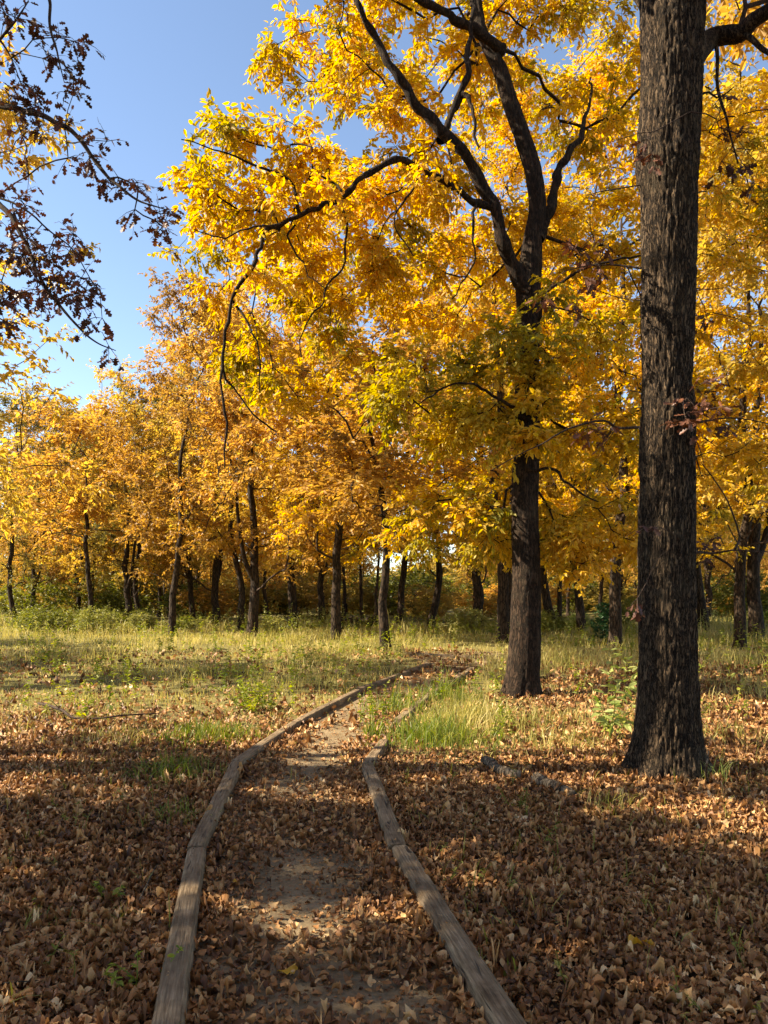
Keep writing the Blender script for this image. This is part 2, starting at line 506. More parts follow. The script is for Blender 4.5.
def ell(rng, c, r, n, shell=0.35):
    d = unit(rng.normal(0, 1, (n, 3)))
    u = rng.uniform(shell ** 3, 1, n) ** (1 / 3)
    return np.asarray(c) + d * u[:, None] * np.asarray(r)


# ------------------------------------------------------------------ world, sun, camera
w = bpy.data.worlds.new('World'); SC.world = w; w.use_nodes = True
nt = w.node_tree; nt.nodes.clear()
wo = nt.nodes.new('ShaderNodeOutputWorld'); bg = nt.nodes.new('ShaderNodeBackground')
sky = nt.nodes.new('ShaderNodeTexSky'); sky.sky_type = 'NISHITA'; sky.sun_disc = False
sx, sy = -math.cos(rad(SUN_AHEAD)), math.sin(rad(SUN_AHEAD))
sky.sun_elevation = rad(SUN_EL)
sky.sun_rotation = math.atan2(sx, sy)
sky.air_density = 1.0; sky.dust_density = 0.08; sky.ozone_density = 0.7; sky.altitude = 1800
bg.inputs['Strength'].default_value = 0.082
nt.links.new(sky.outputs[0], bg.inputs[0]); nt.links.new(bg.outputs[0], wo.inputs[0])

sl = bpy.data.lights.new('sun', 'SUN'); sl.energy = 5.0; sl.angle = rad(0.5); sl.color = (1.0, 0.90, 0.72)
so = bpy.data.objects.new('sun', sl); COL.objects.link(so)
from mathutils import Vector
tosun = Vector((sx * math.cos(rad(SUN_EL)), sy * math.cos(rad(SUN_EL)), math.sin(rad(SUN_EL))))
so.rotation_euler = tosun.to_track_quat('Z', 'Y').to_euler()
so.location = (-20, 5, 20)
TOSUN = np.array(tosun)

cam = bpy.data.cameras.new('camera'); co = bpy.data.objects.new('camera', cam); COL.objects.link(co)
cam.sensor_fit = 'VERTICAL'; cam.sensor_height = 36; cam.sensor_width = 27
cam.lens = F / 1024 * 36; cam.shift_y = (HZ - 512) / 1024
cam.clip_end = 2000; cam.clip_start = 0.05
co.location = (0, 0, CH); co.rotation_euler = (math.pi / 2, 0, 0)
SC.camera = co
SC.view_settings.view_transform = 'Standard'; SC.view_settings.look = 'None'
SC.view_settings.gamma = 1.0; SC.view_settings.exposure = 1.9
SC.view_settings.use_white_balance = True; SC.view_settings.white_balance_temperature = 6900
SC.cycles.max_bounces = 6; SC.cycles.diffuse_bounces = 4; SC.cycles.transmission_bounces = 4
SC.cycles.use_denoising = True

# ------------------------------------------------------------------ path edges (world, from the photo's layout)
TOP = 0.085
Lp = [gpt(x, y, TOP) for x, y in [(158, 1100), (197, 845), (236, 760), (299, 719), (361, 687), (430, 662)]]
Rp = [gpt(x, y, TOP) for x, y in [(566, 1100), (398, 843), (366, 762), (384, 738), (397, 718), (438, 688), (472, 667)]]
FarP = [gpt(407, 652, TOP), gpt(474, 656, TOP)]
Lc = np.array([[p[0], p[1]] for p in Lp] + [[FarP[0][0], FarP[0][1]]])
Rc = np.array([[p[0], p[1]] for p in Rp] + [[FarP[1][0], FarP[1][1]]])


def x_on(poly, y):
    return np.interp(y, poly[:, 1], poly[:, 0])


Rmono = Rc[np.argsort(Rc[:, 1])]; Lmono = Lc[np.argsort(Lc[:, 1])]


def path_lr(y):
    return x_on(Lmono, y), x_on(Rmono, y)


# ------------------------------------------------------------------ ground
def grassy(x, y):
    """0..1: how grassy the ground is"""
    x = np.asarray(x, float); y = np.asarray(y, float)
    l, r = path_lr(y)
    left = np.clip((y - 7.5 + 2.2 * (n2(x, y, 0.45, 3.1) - .5) + 0.25 * (x + 4)) / 3.2, 0, 1)
    right = np.clip((y - 12.6 + 5.0 * (n2(x, y, 0.55, 7.7) - .5)) / 4.0, 0, 1)
    right = np.maximum(right, .62 * np.clip((n2(x, y, .9, 4.9) - .36) * 4, 0, 1) * np.clip((y - 6.6) / 2.5, 0, 1))
    g = np.where(x < (l + r) / 2, left, right)
    near = np.exp(-(((x - r - 0.6) / 1.15) ** 2)) * np.clip((y - 6.2) / 1.2, 0, 1)
    g = np.maximum(g, near * (x > r))
    return np.clip(g, 0, 1)


xs = np.unique(np.concatenate([np.linspace(-400, -40, 14), np.linspace(-40, -8, 33), np.linspace(-8, 8, 81), np.linspace(8, 40, 33), np.linspace(40, 400, 14)]))
ys = np.unique(np.concatenate([np.linspace(-60, 0, 13), np.linspace(0, 24, 121), np.linspace(24, 60, 37), np.linspace(60, 600, 19)]))
GX, GY = np.meshgrid(xs, ys)
GZ = np.clip((GY - 26) / 10, 0, 1) * (0.5 * (n2(GX, GY, 0.12, 1.3) - 0.5))
mb = MB()
nx = len(xs)
i, j = np.meshgrid(np.arange(len(ys) - 1), np.arange(nx - 1), indexing='ij')
q = (i * nx + j).ravel()
mb.add(np.stack([GX, GY, GZ], -1).reshape(-1, 3), np.stack([q, q + 1, q + nx + 1, q + nx], -1), grassy(GX, GY).ravel())
o = mb.build('ground', M['ground'], smooth=True); o['kind'] = 'structure'


def gz(x, y):
    x = np.asarray(x, float); y = np.asarray(y, float)
    return np.clip((y - 26) / 10, 0, 1) * (0.5 * (n2(x, y, 0.12, 1.3) - 0.5))


mb = MB()
yy = np.linspace(1.2, 20.5, 120)
rows = []
for y in yy:
    l, r = path_lr(y)
    if y > 16: r = r + (y - 16) * 0.6
    rows.append(np.stack([np.linspace(l - .02, r + .02, 9), np.full(9, y), np.full(9, 0.006)], -1))
rows = np.array(rows)
i, j = np.meshgrid(np.arange(len(yy) - 1), np.arange(8), indexing='ij'); q = (i * 9 + j).ravel()
mb.add(rows.reshape(-1, 3), np.stack([q, q + 1, q + 10, q + 9], -1))
o = mb.build('path', M['path']); o['kind'] = 'structure'

# ------------------------------------------------------------------ edging timbers
RT = np.random.default_rng(21)


def timber(p0, p1, label, w_=0.108, h_=0.135, zt=TOP, tilt=0.0, gap=0.022):
    p0 = np.array(p0, float); p1 = np.array(p1, float)
    d = p1 - p0; L = math.hypot(d[0], d[1])
    d = d / L
    L = L - gap
    c = (p0 + p1) / 2
    nl = max(6, int(L / 0.05)); prof = []
    b = 0.027
    hw, hh = w_ / 2, h_ / 2
    for (cx, cz, a0) in ((hw - b, hh - b, 0), (-(hw - b), hh - b, 90), (-(hw - b), -(hh - b), 180), (hw - b, -(hh - b), 270)):
        for a in (0, 30, 60, 90):
            prof.append((cx + b * math.cos(rad(a0 + a)), cz + b * math.sin(rad(a0 + a))))
        nxt = {0: (-1, 0), 90: (0, -1), 180: (1, 0), 270: (0, 1)}[a0]
        ln = (w_ if nxt[0] else h_) - 2 * b
        x0, z0 = prof[-1]
        for s in (.25, .5, .75):
            prof.append((x0 + nxt[0] * ln * s, z0 + nxt[1] * ln * s))
    prof = np.array(prof); k = len(prof)
    X = np.linspace(-L / 2, L / 2, nl)
    V = np.zeros((nl, k, 3))
    V[:, :, 0] = X[:, None]; V[:, :, 1] = prof[None, :, 0]; V[:, :, 2] = prof[None, :, 1]
    s = RT.uniform(0, 99)
    nz = vnoise(np.stack([V[..., 0] * 1.3 + s, V[..., 1] * 14, V[..., 2] * 14 + s], -1)) - .5
    nf = vnoise(np.stack([V[..., 0] * 9 + s, V[..., 1] * 55, V[..., 2] * 55], -1)) - .5
    sc = 1 + nz * 0.09 + nf * 0.05
    V[..., 1] *= sc; V[..., 2] *= sc
    V[:, :, 1] += (0.02 * np.sin(X * 1.1 + s))[:, None] * 0.5
    # worn ends
    e = np.minimum(1, (L / 2 - np.abs(X)) / 0.03)[:, None]
    V[..., 1] *= 0.90 + 0.10 * e; V[..., 2] *= 0.90 + 0.10 * e
    m = MB()
    i = np.arange(nl - 1)[:, None] * k; j = np.arange(k)[None]; j2 = (j + 1) % k
    m.add(V.reshape(-1, 3), np.stack([i + j, i + j2, i + k + j2, i + k + j], -1).reshape(-1, 4))
    m.f.append(np.arange(k)[None, ::-1].copy()); m.f.append((np.arange(k) + (nl - 1) * k)[None].copy())
    o = m.build('edging_timber', M['timber'])
    o.location = (c[0], c[1], zt - hh)
    o.rotation_euler = (0, -math.atan2(p1[2] - p0[2], L), math.atan2(d[1], d[0]))
    tag(o, label, 'timber', 'timbers edging the path')
    return o


LL = ['weathered grey timber along the left of the path, nearest the viewer', 'second weathered timber from the front on the left path edge, above the first joint',
      'left edging timber where the edge bends right beside green grass', 'left edging timber beside the bushy weed, fourth from the front',
      'farthest left edging timber, ending at the bend near the slim trunk']
for k in range(5):
    timber(Lp[k], Lp[k + 1], LL[k])
RL = ['weathered grey timber along the right of the path, nearest the viewer', 'second right edging timber, between the dark joint and the kink',
      'short pale timber angled right past the kink, its tip in the grass', None, 'right edging timber mostly hidden in tall green grass, past the bend', 'farthest right edging timber by the sunlit turn of the path']
for k in range(6):
    if RL[k]:
        timber(Rp[k], Rp[k + 1], RL[k])
timber(FarP[0], FarP[1], 'dark timber across the far end where the path turns away')

# ------------------------------------------------------------------ fallen leaves
RL_ = np.random.default_rng(5)
PROF = {5: [[0.05, .62, 1.0, .72, .04], [0.05, .8, .9, .55, .03], [.1, .5, 1., .9, .05]],
        8: [[.06, .55, .62, 1.0, .70, .85, .5, .05], [.05, .45, .85, .68, 1.0, .72, .6, .04], [.05, .5, .8, .97, 1.0, .9, .6, .04], [.05, .6, .9, 1.0, .95, .7, .4, .03]]}


def litter(mb, x, y, z, rng, size, nst=5, tilt=0.45, curl=1.0, tlo=0.0, thi=1.0):
    n = len(x)
    P = np.array(PROF[nst])[rng.integers(0, len(PROF[nst]), n)]
    u = np.linspace(0, 1, nst)
    v = np.array([-1, 0, 1.0])
    U = np.broadcast_to(u[None, :, None], (n, nst, 3)); Vv = np.broadcast_to(v[None, None], (n, nst, 3))
    Lx = size * rng.uniform(.42, 1.5, n); W = Lx * rng.uniform(.28, .48, n)
    curl = curl * rng.choice([.4, 1.0, 1.7], n)
    a = curl * rng.normal(0.2, .5, n); b = curl * rng.normal(0, .8, n); c = curl * rng.normal(0, .7, n)
    X = Lx[:, None, None] * (U - .5) * (1 - 0.15 * np.abs(b)[:, None, None])
    Y = W[:, None, None] * Vv * P[:, :, None] * (1 - 0.25 * np.minimum(np.abs(a), 1.2)[:, None, None])
    Z = a[:, None, None] * np.abs(Y) ** 1.3 * 2.2 / W[:, None, None] ** .3 + b[:, None, None] * (U - .5) ** 2 * Lx[:, None, None] * 1.1 + c[:, None, None] * Vv * (U - .5) * W[:, None, None] * 1.1
    Z = Z + rng.normal(0, .045, (n, nst, 3)) * W[:, None, None]
    yaw = rng.uniform(0, 2 * math.pi, n); ax = rng.uniform(0, 2 * math.pi, n); tl = np.abs(rng.normal(0, tilt, n))
    tl = np.minimum(tl, 1.35)
    # tilt about a horizontal axis (Rodrigues)
    p = np.stack([X, Y, Z], -1).reshape(n, -1, 3)
    cy, sy_ = np.cos(yaw)[:, None], np.sin(yaw)[:, None]
    p = np.stack([p[..., 0] * cy - p[..., 1] * sy_, p[..., 0] * sy_ + p[..., 1] * cy, p[..., 2]], -1)
    k = np.stack([np.cos(ax), np.sin(ax), 0 * ax], -1)[:, None, :]
    ct, st_ = np.cos(tl)[:, None, None], np.sin(tl)[:, None, None]
    p = p * ct + np.cross(np.broadcast_to(k, p.shape), p) * st_ + k * (p * k).sum(-1, keepdims=True) * (1 - ct)
    zmin = p[..., 2].min(1)
    p[..., 2] += (z - zmin * 0.8)[:, None]
    p[..., 0] += x[:, None]; p[..., 1] += y[:, None]
    i, j = np.meshgrid(np.arange(nst - 1), np.arange(2), indexing='ij'); q = (i * 3 + j).ravel()
    tf = np.stack([q, q + 1, q + 4, q + 3], -1)
    m = nst * 3
    f = (tf[None] + (np.arange(n) * m)[:, None, None]).reshape(-1, 4)
    t = tlo + (thi - tlo) * rng.beta(1.15, 1.35, n)
    mb.add(p.reshape(-1, 3), f, np.repeat(t, m))


def litter_density(x, y):
    l, r = path_lr(y)
    on = (x > l) & (x < r)
    g = grassy(x, y)
    d = np.where(on, 1.0, 1.0 - 0.9 * g ** .8)
    d = d * np.where(on, 1, 0.62 + 0.75 * n2(x, y, 1.2, 4.4))
    # bare earth on the path
    bare = np.zeros_like(x)
    for (cx, cy, rx, ry) in ((290, 890, .30, .75), (330, 1004, .36, .25), (315, 765, .26, 1.0), (400, 1010, .33, .22), (285, 1060, .5, .25), (340, 700, .3, 2.2), (335, 735, .25, 0.7)):
        p = gpt(cx, cy)
        wv = 0.75 + 0.6 * n2(x, y, 3.5, 2.2)
        bare = np.maximum(bare, np.exp(-((((x - p[0]) / rx) ** 2 + ((y - p[1]) / ry) ** 2) / wv) ** 1.3))
    nb = np.clip((n2(x, y, 1.5, 9.1) - .58) * 6, 0, 1) * 0.7
    d = np.where(on, d * (1 - 0.90 * np.maximum(bare, nb)) * np.where(y > 9, 0.30, 0.30 + .55 * np.clip(1.7 * n2(x, y, 1.8, 6.6) - .2, 0, 1) + .25 * np.clip(np.abs(x - (l + r) / 2) / .55, 0, 1) ** 2), d)
    return np.clip(d, 0, 1.3)


def scatter(rng, y0, y1, dens, fn, margin=0.8, half=0.51):
    n = int((y1 - y0) * 2 * (half * y1 + margin) * dens)
    y = rng.uniform(y0, y1, n)
    x = rng.uniform(-1, 1, n) * (half * y1 + margin)
    k = (np.abs(x) < half * y + margin) & (rng.uniform(0, 1.3, n) < fn(x, y))
    return x[k], y[k]


mb = MB()
for y0, y1, dn, sz, st, ns in ((1.6, 4.2, 2800, .038, .32, 8), (1.6, 4.2, 1700, .037, .32, 5), (4.2, 7.5, 1600, .041, .34, 8), (4.2, 7.5, 1500, .040, .34, 5), (7.5, 12, 900, .060, .42, 5), (12, 21, 260, .09, .5, 5)):
    x, y = scatter(RL_, y0, y1, dn, litter_density, half=0.56)
    z = RL_.uniform(0, 1, len(x)) ** 1.5 * 0.028 + 0.005
    litter(mb, x, y, z, RL_, sz, ns, st)
for y0, y1, dn in ((1.8, 5, 900), (5, 10, 350)):
    x, y = scatter(RL_, y0, y1, dn, lambda x, y: np.where((x > path_lr(y)[0]) & (x < path_lr(y)[1]), 1.2, .35), half=.56)
    litter(mb, x, y, np.full(len(x), .006), RL_, .018, 5, .25, .6, 0, .8)
o = mb.build('fallen_leaves', M['litter'], smooth=True); o['kind'] = 'stuff'; o['label'] = 'carpet of dry brown fallen leaves on ground and path'; o['category'] = 'leaf litter'

# a few leaves that stand out
for (px, py, s, lab, mk, yawn) in ((288, 972, .07, 'large golden brown leaf lying on the path near the bottom', 'gold_leaf', 1),
                                   (635, 949, .075, 'bright yellow leaf on the brown leaf carpet at lower right', 'gold_leaf', 4),
                                   (234, 882, .045, 'small yellow leaf on the path close to the left timber', 'gold_leaf', 2),
                                   (524, 794, .08, 'small bright yellow leaf in the sunlit litter below the broken branch', 'gold_leaf', 3)):
    m = MB(); p = gpt(px, py, .03)
    rr_ = np.random.default_rng(yawn)
    litter(m, np.array([p[0]]), np.array([p[1]]), np.array([.03]), rr_, s, 8, .25, .5, .5, 1)
    if px == 635:
        litter(m, np.array([p[0] + .06]), np.array([p[1] + .015]), np.array([.035]), rr_, s * .8, 8, .25, .5, .5, 1)
    o = m.build('fallen_leaf', M[mk], loc=p)
    tag(o, lab, 'leaf')

# ------------------------------------------------------------------ grass
RG = np.random.default_rng(11)


def blades(mb, x, y, z, h, w_, rng, lean=0.5, tint=None):
    n = len(x)
    az = rng.uniform(0, 2 * math.pi, n); le = np.abs(rng.normal(0, lean, n)) + .08
    d = np.stack([np.cos(az), np.sin(az)], -1)
    s = np.stack([-np.sin(az), np.cos(az)], -1)
    fa = rng.uniform(0, 2 * math.pi, n)
    s = np.stack([np.cos(fa), np.sin(fa)], -1)
    V = np.zeros((n, 7, 3))
    for k, (t, ww) in enumerate(((0, .8), (.38, 1.0), (.72, .7))):
        for sgn, idx in ((-1, 2 * k), (1, 2 * k + 1)):
            V[:, idx, 0] = x + d[:, 0] * le * h * t ** 2 * .8 + sgn * s[:, 0] * w_ * ww / 2
            V[:, idx, 1] = y + d[:, 1] * le * h * t ** 2 * .8 + sgn * s[:, 1] * w_ * ww / 2
            V[:, idx, 2] = z + h * t * (1 - .3 * np.minimum(le, 1.2) * t)
    V[:, 6, 0] = x + d[:, 0] * le * h * .8; V[:, 6, 1] = y + d[:, 1] * le * h * .8; V[:, 6, 2] = z + h * (1 - .45 * np.minimum(le, 1.3))
    f = np.array([[0, 1, 3, 2], [2, 3, 5, 4], [4, 5, 6, 6]])
    ix = np.arange(n) * 7
    quad = (f[None, :2] + ix[:, None, None]).reshape(-1, 4)
    tri = (np.array([[4, 5, 6]])[None] + ix[:, None, None]).reshape(-1, 3)
    t = rng.beta(2, 2, n) if tint is None else tint
    T = np.repeat(t, 7)
    mb.add(V.reshape(-1, 3), quad, T)
    mb.f.append(tri + mb.n - n * 7)


def gdens(x, y):
    l, r = path_lr(y)
    on = (x > l - .08) & (x < r + np.where(y > 11, .3, .08)) & (y < 20)
    fr = np.clip((n2(x, y, .85, 12.2) - .38) * 3.2, 0, 1) * np.clip((y - np.where(x < l, 4.4, 5.6)) / 3.0, 0, 1) * .85
    return np.where(on, 0.03 + 0.25 * np.clip((y - 15) / 4, 0, 1), np.maximum(fr, grassy(x, y) ** 1.4) * np.clip(0.15 + 1.5 * (n2(x, y, 1.3, 5.5) - .2), .12, 1.3))


mb = MB()
for y0, y1, dn, hh, ww in ((4.6, 6, 380, .12, .005), (6, 10, 520, .19, .006), (10, 14, 380, .20, .008), (14, 20, 280, .25, .011), (20, 28, 190, .27, .015), (28, 40, 100, .36, .022)):
    x, y = scatter(RG, y0, y1, dn, gdens, half=0.54)
    patch = n2(x, y, .55, 8.8)
    h = hh * RG.uniform(.35, 1.35, len(x)) * (.25 + 1.5 * patch ** 1.5)
    # seed-head stalks standing above the rest
    up = RG.uniform(0, 1, len(x)) < .03
    h = np.where(up, h * 1.9, h)
    blades(mb, x, y, gz(x, y), h, ww * RG.uniform(.6, 1.4, len(x)), RG, .55, np.clip(.62 * RG.beta(2, 2, len(x)) + .38 * n2(x, y, .35, 2.7) + .05, 0, 1))
o = mb.build('meadow_grass', M['grass']); o['kind'] = 'stuff'; o['label'] = 'sunlit dry green meadow grass of the clearing'; o['category'] = 'grass'

def weed(mb, x, y, z, h, rng, nl=22, size=.05, spread=.5, stems=1, lean=.15, stem_mb=None):
    for s in range(stems):
        top = np.array([x, y, z]) + np.array([rng.normal(0, lean) * h, rng.normal(0, lean) * h, h * rng.uniform(.8, 1.1)])
        b0 = np.array([x, y, z]) + rng.normal(0, .02, 3) * np.array([1, 1, 0])
        mid = (b0 + top) / 2 + rng.normal(0, .04, 3) * h
        c = spline([b0, mid, top], 7)
        tube(stem_mb or mb, c, np.linspace(.004, .0015, 7), 3, .3)
        t = rng.uniform(.15, 1.0, nl)
        k = np.minimum((t * 6).astype(int), 5); fr = (t * 6 - k)[:, None]
        org = c[k] * (1 - fr) + c[k + 1] * fr
        az = rng.uniform(0, 2 * math.pi, nl)
        d = np.stack([np.cos(az), np.sin(az), rng.normal(.15, .4, nl)], -1)
        leaves(mb, org, d, np.array([0, 0, 1.]) + rng.normal(0, .4, (nl, 3)), size * rng.uniform(.6, 1.4, nl) * (1.25 - .6 * t), rng.beta(2, 2, nl), T_OVAL, rng.uniform(.6, 1.1, nl))


# thin blades and seedlings among the near leaves
mb = MB()
x, y = scatter(RG, 2.4, 9.5, 24, lambda x, y: np.where((x > path_lr(y)[0]) & (x < path_lr(y)[1]), 0, .15 + 1.6 * np.clip((n2(x, y, .9, 6.1) - .42) * 4, 0, 1)), half=.52)
rep = RG.integers(1, 5, len(x)); x = np.repeat(x, rep) + RG.normal(0, .02, rep.sum()); y = np.repeat(y, rep) + RG.normal(0, .02, rep.sum())
blades(mb, x, y, np.zeros(len(x)) + .01, RG.uniform(.05, .2, len(x)), RG.uniform(.002, .008, len(x)), RG, .9)
for a, b in zip(*scatter(RG, 2.5, 9.5, 5, lambda x, y: np.where((x > path_lr(y)[0] - .1) & (x < path_lr(y)[1] + .1), 0, .1 + 1.4 * np.clip((n2(x, y, .8, 3.6) - .45) * 5, 0, 1)), half=.52)):
    weed(mb, a, b, .0, RG.uniform(.05, .22), RG, 9, .032, lean=.4)
o = mb.build('sparse_grass', M['seedling']); o['kind'] = 'stuff'; o['label'] = 'sparse green grass blades poking through the leaves'; o['category'] = 'grass'

# leafy weeds standing in the meadow
mb = MB()


x, y = scatter(RG, 8.5, 34, 2.6, lambda x, y: np.where((x > path_lr(y)[0] - .2) & (x < path_lr(y)[1] + .2) & (y < 20), 0, grassy(x, y) * np.clip((n2(x, y, .5, 1.9) - .42) * 6, 0, 1.3)), half=.53)
for a, b in zip(x, y):
    weed(mb, a, b, float(gz(a, b)), RG.uniform(.25, .65) * (1 + .015 * b), RG, 20, .05 + .0016 * b)
o = mb.build('meadow_weeds', M['lime']); o['kind'] = 'stuff'; o['label'] = 'leafy yellow-green weeds scattered through the meadow grass'; o['category'] = 'weeds'
mb = MB()
x, y = scatter(RG, 27, 37, 3.6, lambda x, y: np.where(x / y * F < -50, 1.0, .35) * np.clip(.3 + 2.2 * (n2(x, y, .4, 9.9) - .3), 0, 1.3), half=.53)
for a, b in zip(x, y):
    weed(mb, a, b, float(gz(a, b)), RG.uniform(.4, 1.25), RG, 20, .11, lean=.3)
o = mb.build('tall_weeds', M['brush']); o['kind'] = 'stuff'; o['label'] = 'tall pale weeds along the far edge of the meadow'; o['category'] = 'weeds'

# individual clumps and small plants
def clump(px, py, n, h, w_, spread, label, mat='green_grass', lean=.7, name='grass_clump', cat='grass', oval=1.0):
    p = gpt(px, py)
    m = MB()
    r_ = np.random.default_rng(int(px * 7 + py))
    x = p[0] + np.clip(r_.normal(0, .75, n), -1.6, 1.6) * spread * oval; y = p[1] + np.clip(r_.normal(0, .75, n), -1.6, 1.6) * spread
    hr = np.hypot((x - p[0]) / oval, y - p[1]) / (1.8 * spread)
    blades(m, x, y, np.zeros(n), h * r_.uniform(.3, 1.35, n) * (1.1 - .7 * np.minimum(hr, 1)), w_ * r_.uniform(.6, 1.3, n), r_, lean)
    tag(m.build(name, M[mat], loc=p), label, cat)


clump(432, 742, 900, .34, .009, .42, 'bright green tall grass clump beside the right edge of the path', lean=.8)
clump(470, 728, 620, .42, .009, .48, 'olive green grass clump behind the brightest clump, right of the path', 'grass', .6)
clump(400, 712, 320, .44, .009, .34, 'wispy grass standing at the path edge just past the timber kink')
clump(446, 700, 330, .46, .009, .32, 'tall wispy grass hiding the right timber before the bend')
clump(718, 783, 34, .34, .008, .08, 'small pale grass tuft at the right foot of the big furrowed trunk', 'pale', lean=.7)
clump(172, 776, 420, .22, .008, .34, 'low green grass patch left of the path before the bend', lean=.9, oval=.8)
clump(207, 741, 760, .26, .009, .40, 'fresh green grass beside the left timber bend', lean=.8)
clump(176, 822, 130, .17, .006, .26, 'wispy green grass along the left timber above its first joint', lean=1.0)
clump(120, 742, 420, .2, .008, .5, 'thin olive grass patch in the leaves at left, nearest the fallen dark branch', 'grass', lean=.9)
clump(560, 748, 240, .24, .007, .4, 'wispy dry grass in leaves between the two right trunks', 'grass', lean=.7)
clump(612, 812, 110, .17, .006, .26, 'sparse olive grass in front of the big furrowed trunk', 'grass', lean=.9)
clump(735, 742, 240, .22, .008, .4, 'short dry grass in the shade right of the big trunk', 'grass', lean=.8)
clump(42, 925, 40, .13, .007, .10, 'thin green tuft in the dark leaves at lower left', lean=1.0)
clump(545, 925, 26, .16, .006, .12, 'sparse dry grass tuft in the leaves at lower right', 'grass', lean=.8)
clump(512, 975, 5, .17, .014, .03, 'single broad green blade bunch right of the near right timber', lean=.5)
clump(372, 738, 60, .30, .010, .07, 'upright grass tuft at the short angled timber', lean=.4)


def plant(px, py, h, label, mat, nl, size, stems=3, lean=.2, name='leafy_weed', cat='plant', z=0, Y=None, spread=.05):
    p = gpt(px, py)
    if Y: p = np.array([(px - 384) / F * Y, Y, 0.0])
    r_ = np.random.default_rng(int(px * 3 + py))
    t = thing(name, label, cat, p)
    lm, sm = MB(), MB()
    for s in range(stems):
        weed(lm, r_.normal(0, spread), r_.normal(0, spread), 0, h * r_.uniform(.75, 1.1), r_, nl, size, stems=1, lean=lean, stem_mb=sm)
    sm.build('stem', M['lime'], t); lm.build('foliage', M[mat], t)
    return t


plant(367, 728, .62, 'tall slender leafy weed at the path edge, left of its twin', 'lime', 40, .055, 2, .05)
plant(386, 732, .52, 'tall leafy weed at the kink of the right timber, right of its twin', 'lime', 40, .055, 3, .08)
plant(250, 712, .5, 'bushy yellow-green weed left of the path by the left timbers', 'lime', 46, .06, 16, .45, spread=.2)
plant(612, 742, .95, 'pale leafy sapling just left of the big furrowed trunk', 'pale', 26, .115, 6, .28, 'sapling', 'sapling')
plant(503, 742, .42, 'thin yellow-green weed in the leaves below the forked tree', 'lime', 26, .045, 5, .35, spread=.1)
plant(690, 676, .55, 'low leafy plant in the grass right behind the big furrowed trunk', 'lime', 22, .06, 6, .4, spread=.25)
plant(515, 812, .22, 'small dry seedling among leaves right of the path', 'olive', 10, .04, 3, .3)
plant(100, 905, .17, 'small green seedling in the leaves left of the left timber', 'green_grass', 14, .035, 3, .5, spread=.04)
plant(150, 985, .16, 'light green seedling beside the nearest left timber', 'lime', 14, .035, 4, .4, spread=.05)
plant(735, 716, .3, 'low weed in the shade far right of the big furrowed trunk', 'lime', 18, .05, 5, .5, spread=.2)

# fallen branches
def deadwood(pts, r0, r1, label, sub=None, name='fallen_branch', mat='deadwood', k=10):
    t_ = MB(); r_ = np.random.default_rng(int(abs(pts[0][0]) * 100) + 1)
    c = wob(spline(pts, 26), r0 * .5, r_, 4)
    rr2 = np.linspace(r0, r1, 26) * (1 + .25 * (r_.uniform(0, 1, 26) - .5))
    rr2[-1] *= .45; rr2[0] *= .7
    tube(t_, c, rr2, k)
    n0 = t_.n
    t_.f.append(np.arange(k)[None, ::-1].copy()); t_.f.append((np.arange(k) + 25 * k)[None].copy())
    for sp in (sub or []):
        s = wob(spline(sp, 12), r1 * .6, r_, 5)
        tube(t_, s, np.linspace(r1 * .8, r1 * .25, 12), 6)
    loc = np.mean(np.array(pts), 0)
    tag(t_.build(name, M[mat], loc=loc, smooth=True), label, 'branch')


deadwood([gpt(483, 760, .07), gpt(505, 772, .05), gpt(520, 778, .035)], .045, .036, 'broken grey branch in leaves, left piece ending by the green clump')
deadwood([gpt(536, 777, .04), gpt(550, 785, .05), gpt(572, 796, .03)], .05, .035, 'mossy broken branch piece in leaves, right of the other piece')
deadwood([gpt(38, 703, .06), gpt(60, 709, .12), gpt(78, 718, .07), gpt(120, 716, .10), gpt(165, 712, .04)], .018, .007, 'thin dark fallen branch lying across leaves at the left',
         [[gpt(78, 718, .07), gpt(60, 722, .05), gpt(45, 727, .04)], [gpt(60, 709, .12), gpt(50, 700, .22), gpt(44, 700, .25)]], mat='twig', k=6)
deadwood([gpt(136, 907, .02), gpt(147, 884, .07), gpt(158, 862, .03)], .006, .003, 'thin curved twig lying left of the left timber', name='twig', mat='deadwood', k=5)
deadwood([gpt(708, 785, .0), gpt(706, 765, .25), gpt(709, 750, .34)], .012, .005, 'bent pale dead stalk at the right foot of the big trunk', name='dead_stalk', k=5)
deadwood([np.array([-2.15, 33, .32]), np.array([-1.2, 33.1, .36]), np.array([-.30, 33, .34])], .24, .22, 'thick fallen log lying in the far grass left of the slim trunk', name='fallen_log', mat='bark3', k=14)

mb = MB()
for k in range(190):
    y = RG.uniform(2.5, 10) if k < 150 else RG.uniform(10, 14); x = RG.uniform(-.54, .54) * y
    L_ = RG.uniform(.06, .32); a = RG.uniform(0, 6.28); z0_ = .022
    q = np.array([[0, 0, 0], [L_ * .5, RG.normal(0, .06) * L_, RG.uniform(0, .02)], [L_, RG.normal(0, .12) * L_, RG.uniform(-.005, .03)]])
    q = np.stack([x + q[:, 0] * math.cos(a) - q[:, 1] * math.sin(a), y + q[:, 0] * math.sin(a) + q[:, 1] * math.cos(a), z0_ + q[:, 2]], -1)
    r_ = RG.uniform(.0015, .0045)
    tube(mb, wob(spline(q, 8), .008, RG, 9), np.linspace(r_, r_ * .4, 8), 5)
o = mb.build('twig_litter', M['deadwood'], smooth=True); o['kind'] = 'stuff'; o['label'] = 'small dry twigs scattered among the fallen leaves'; o['category'] = 'twigs'

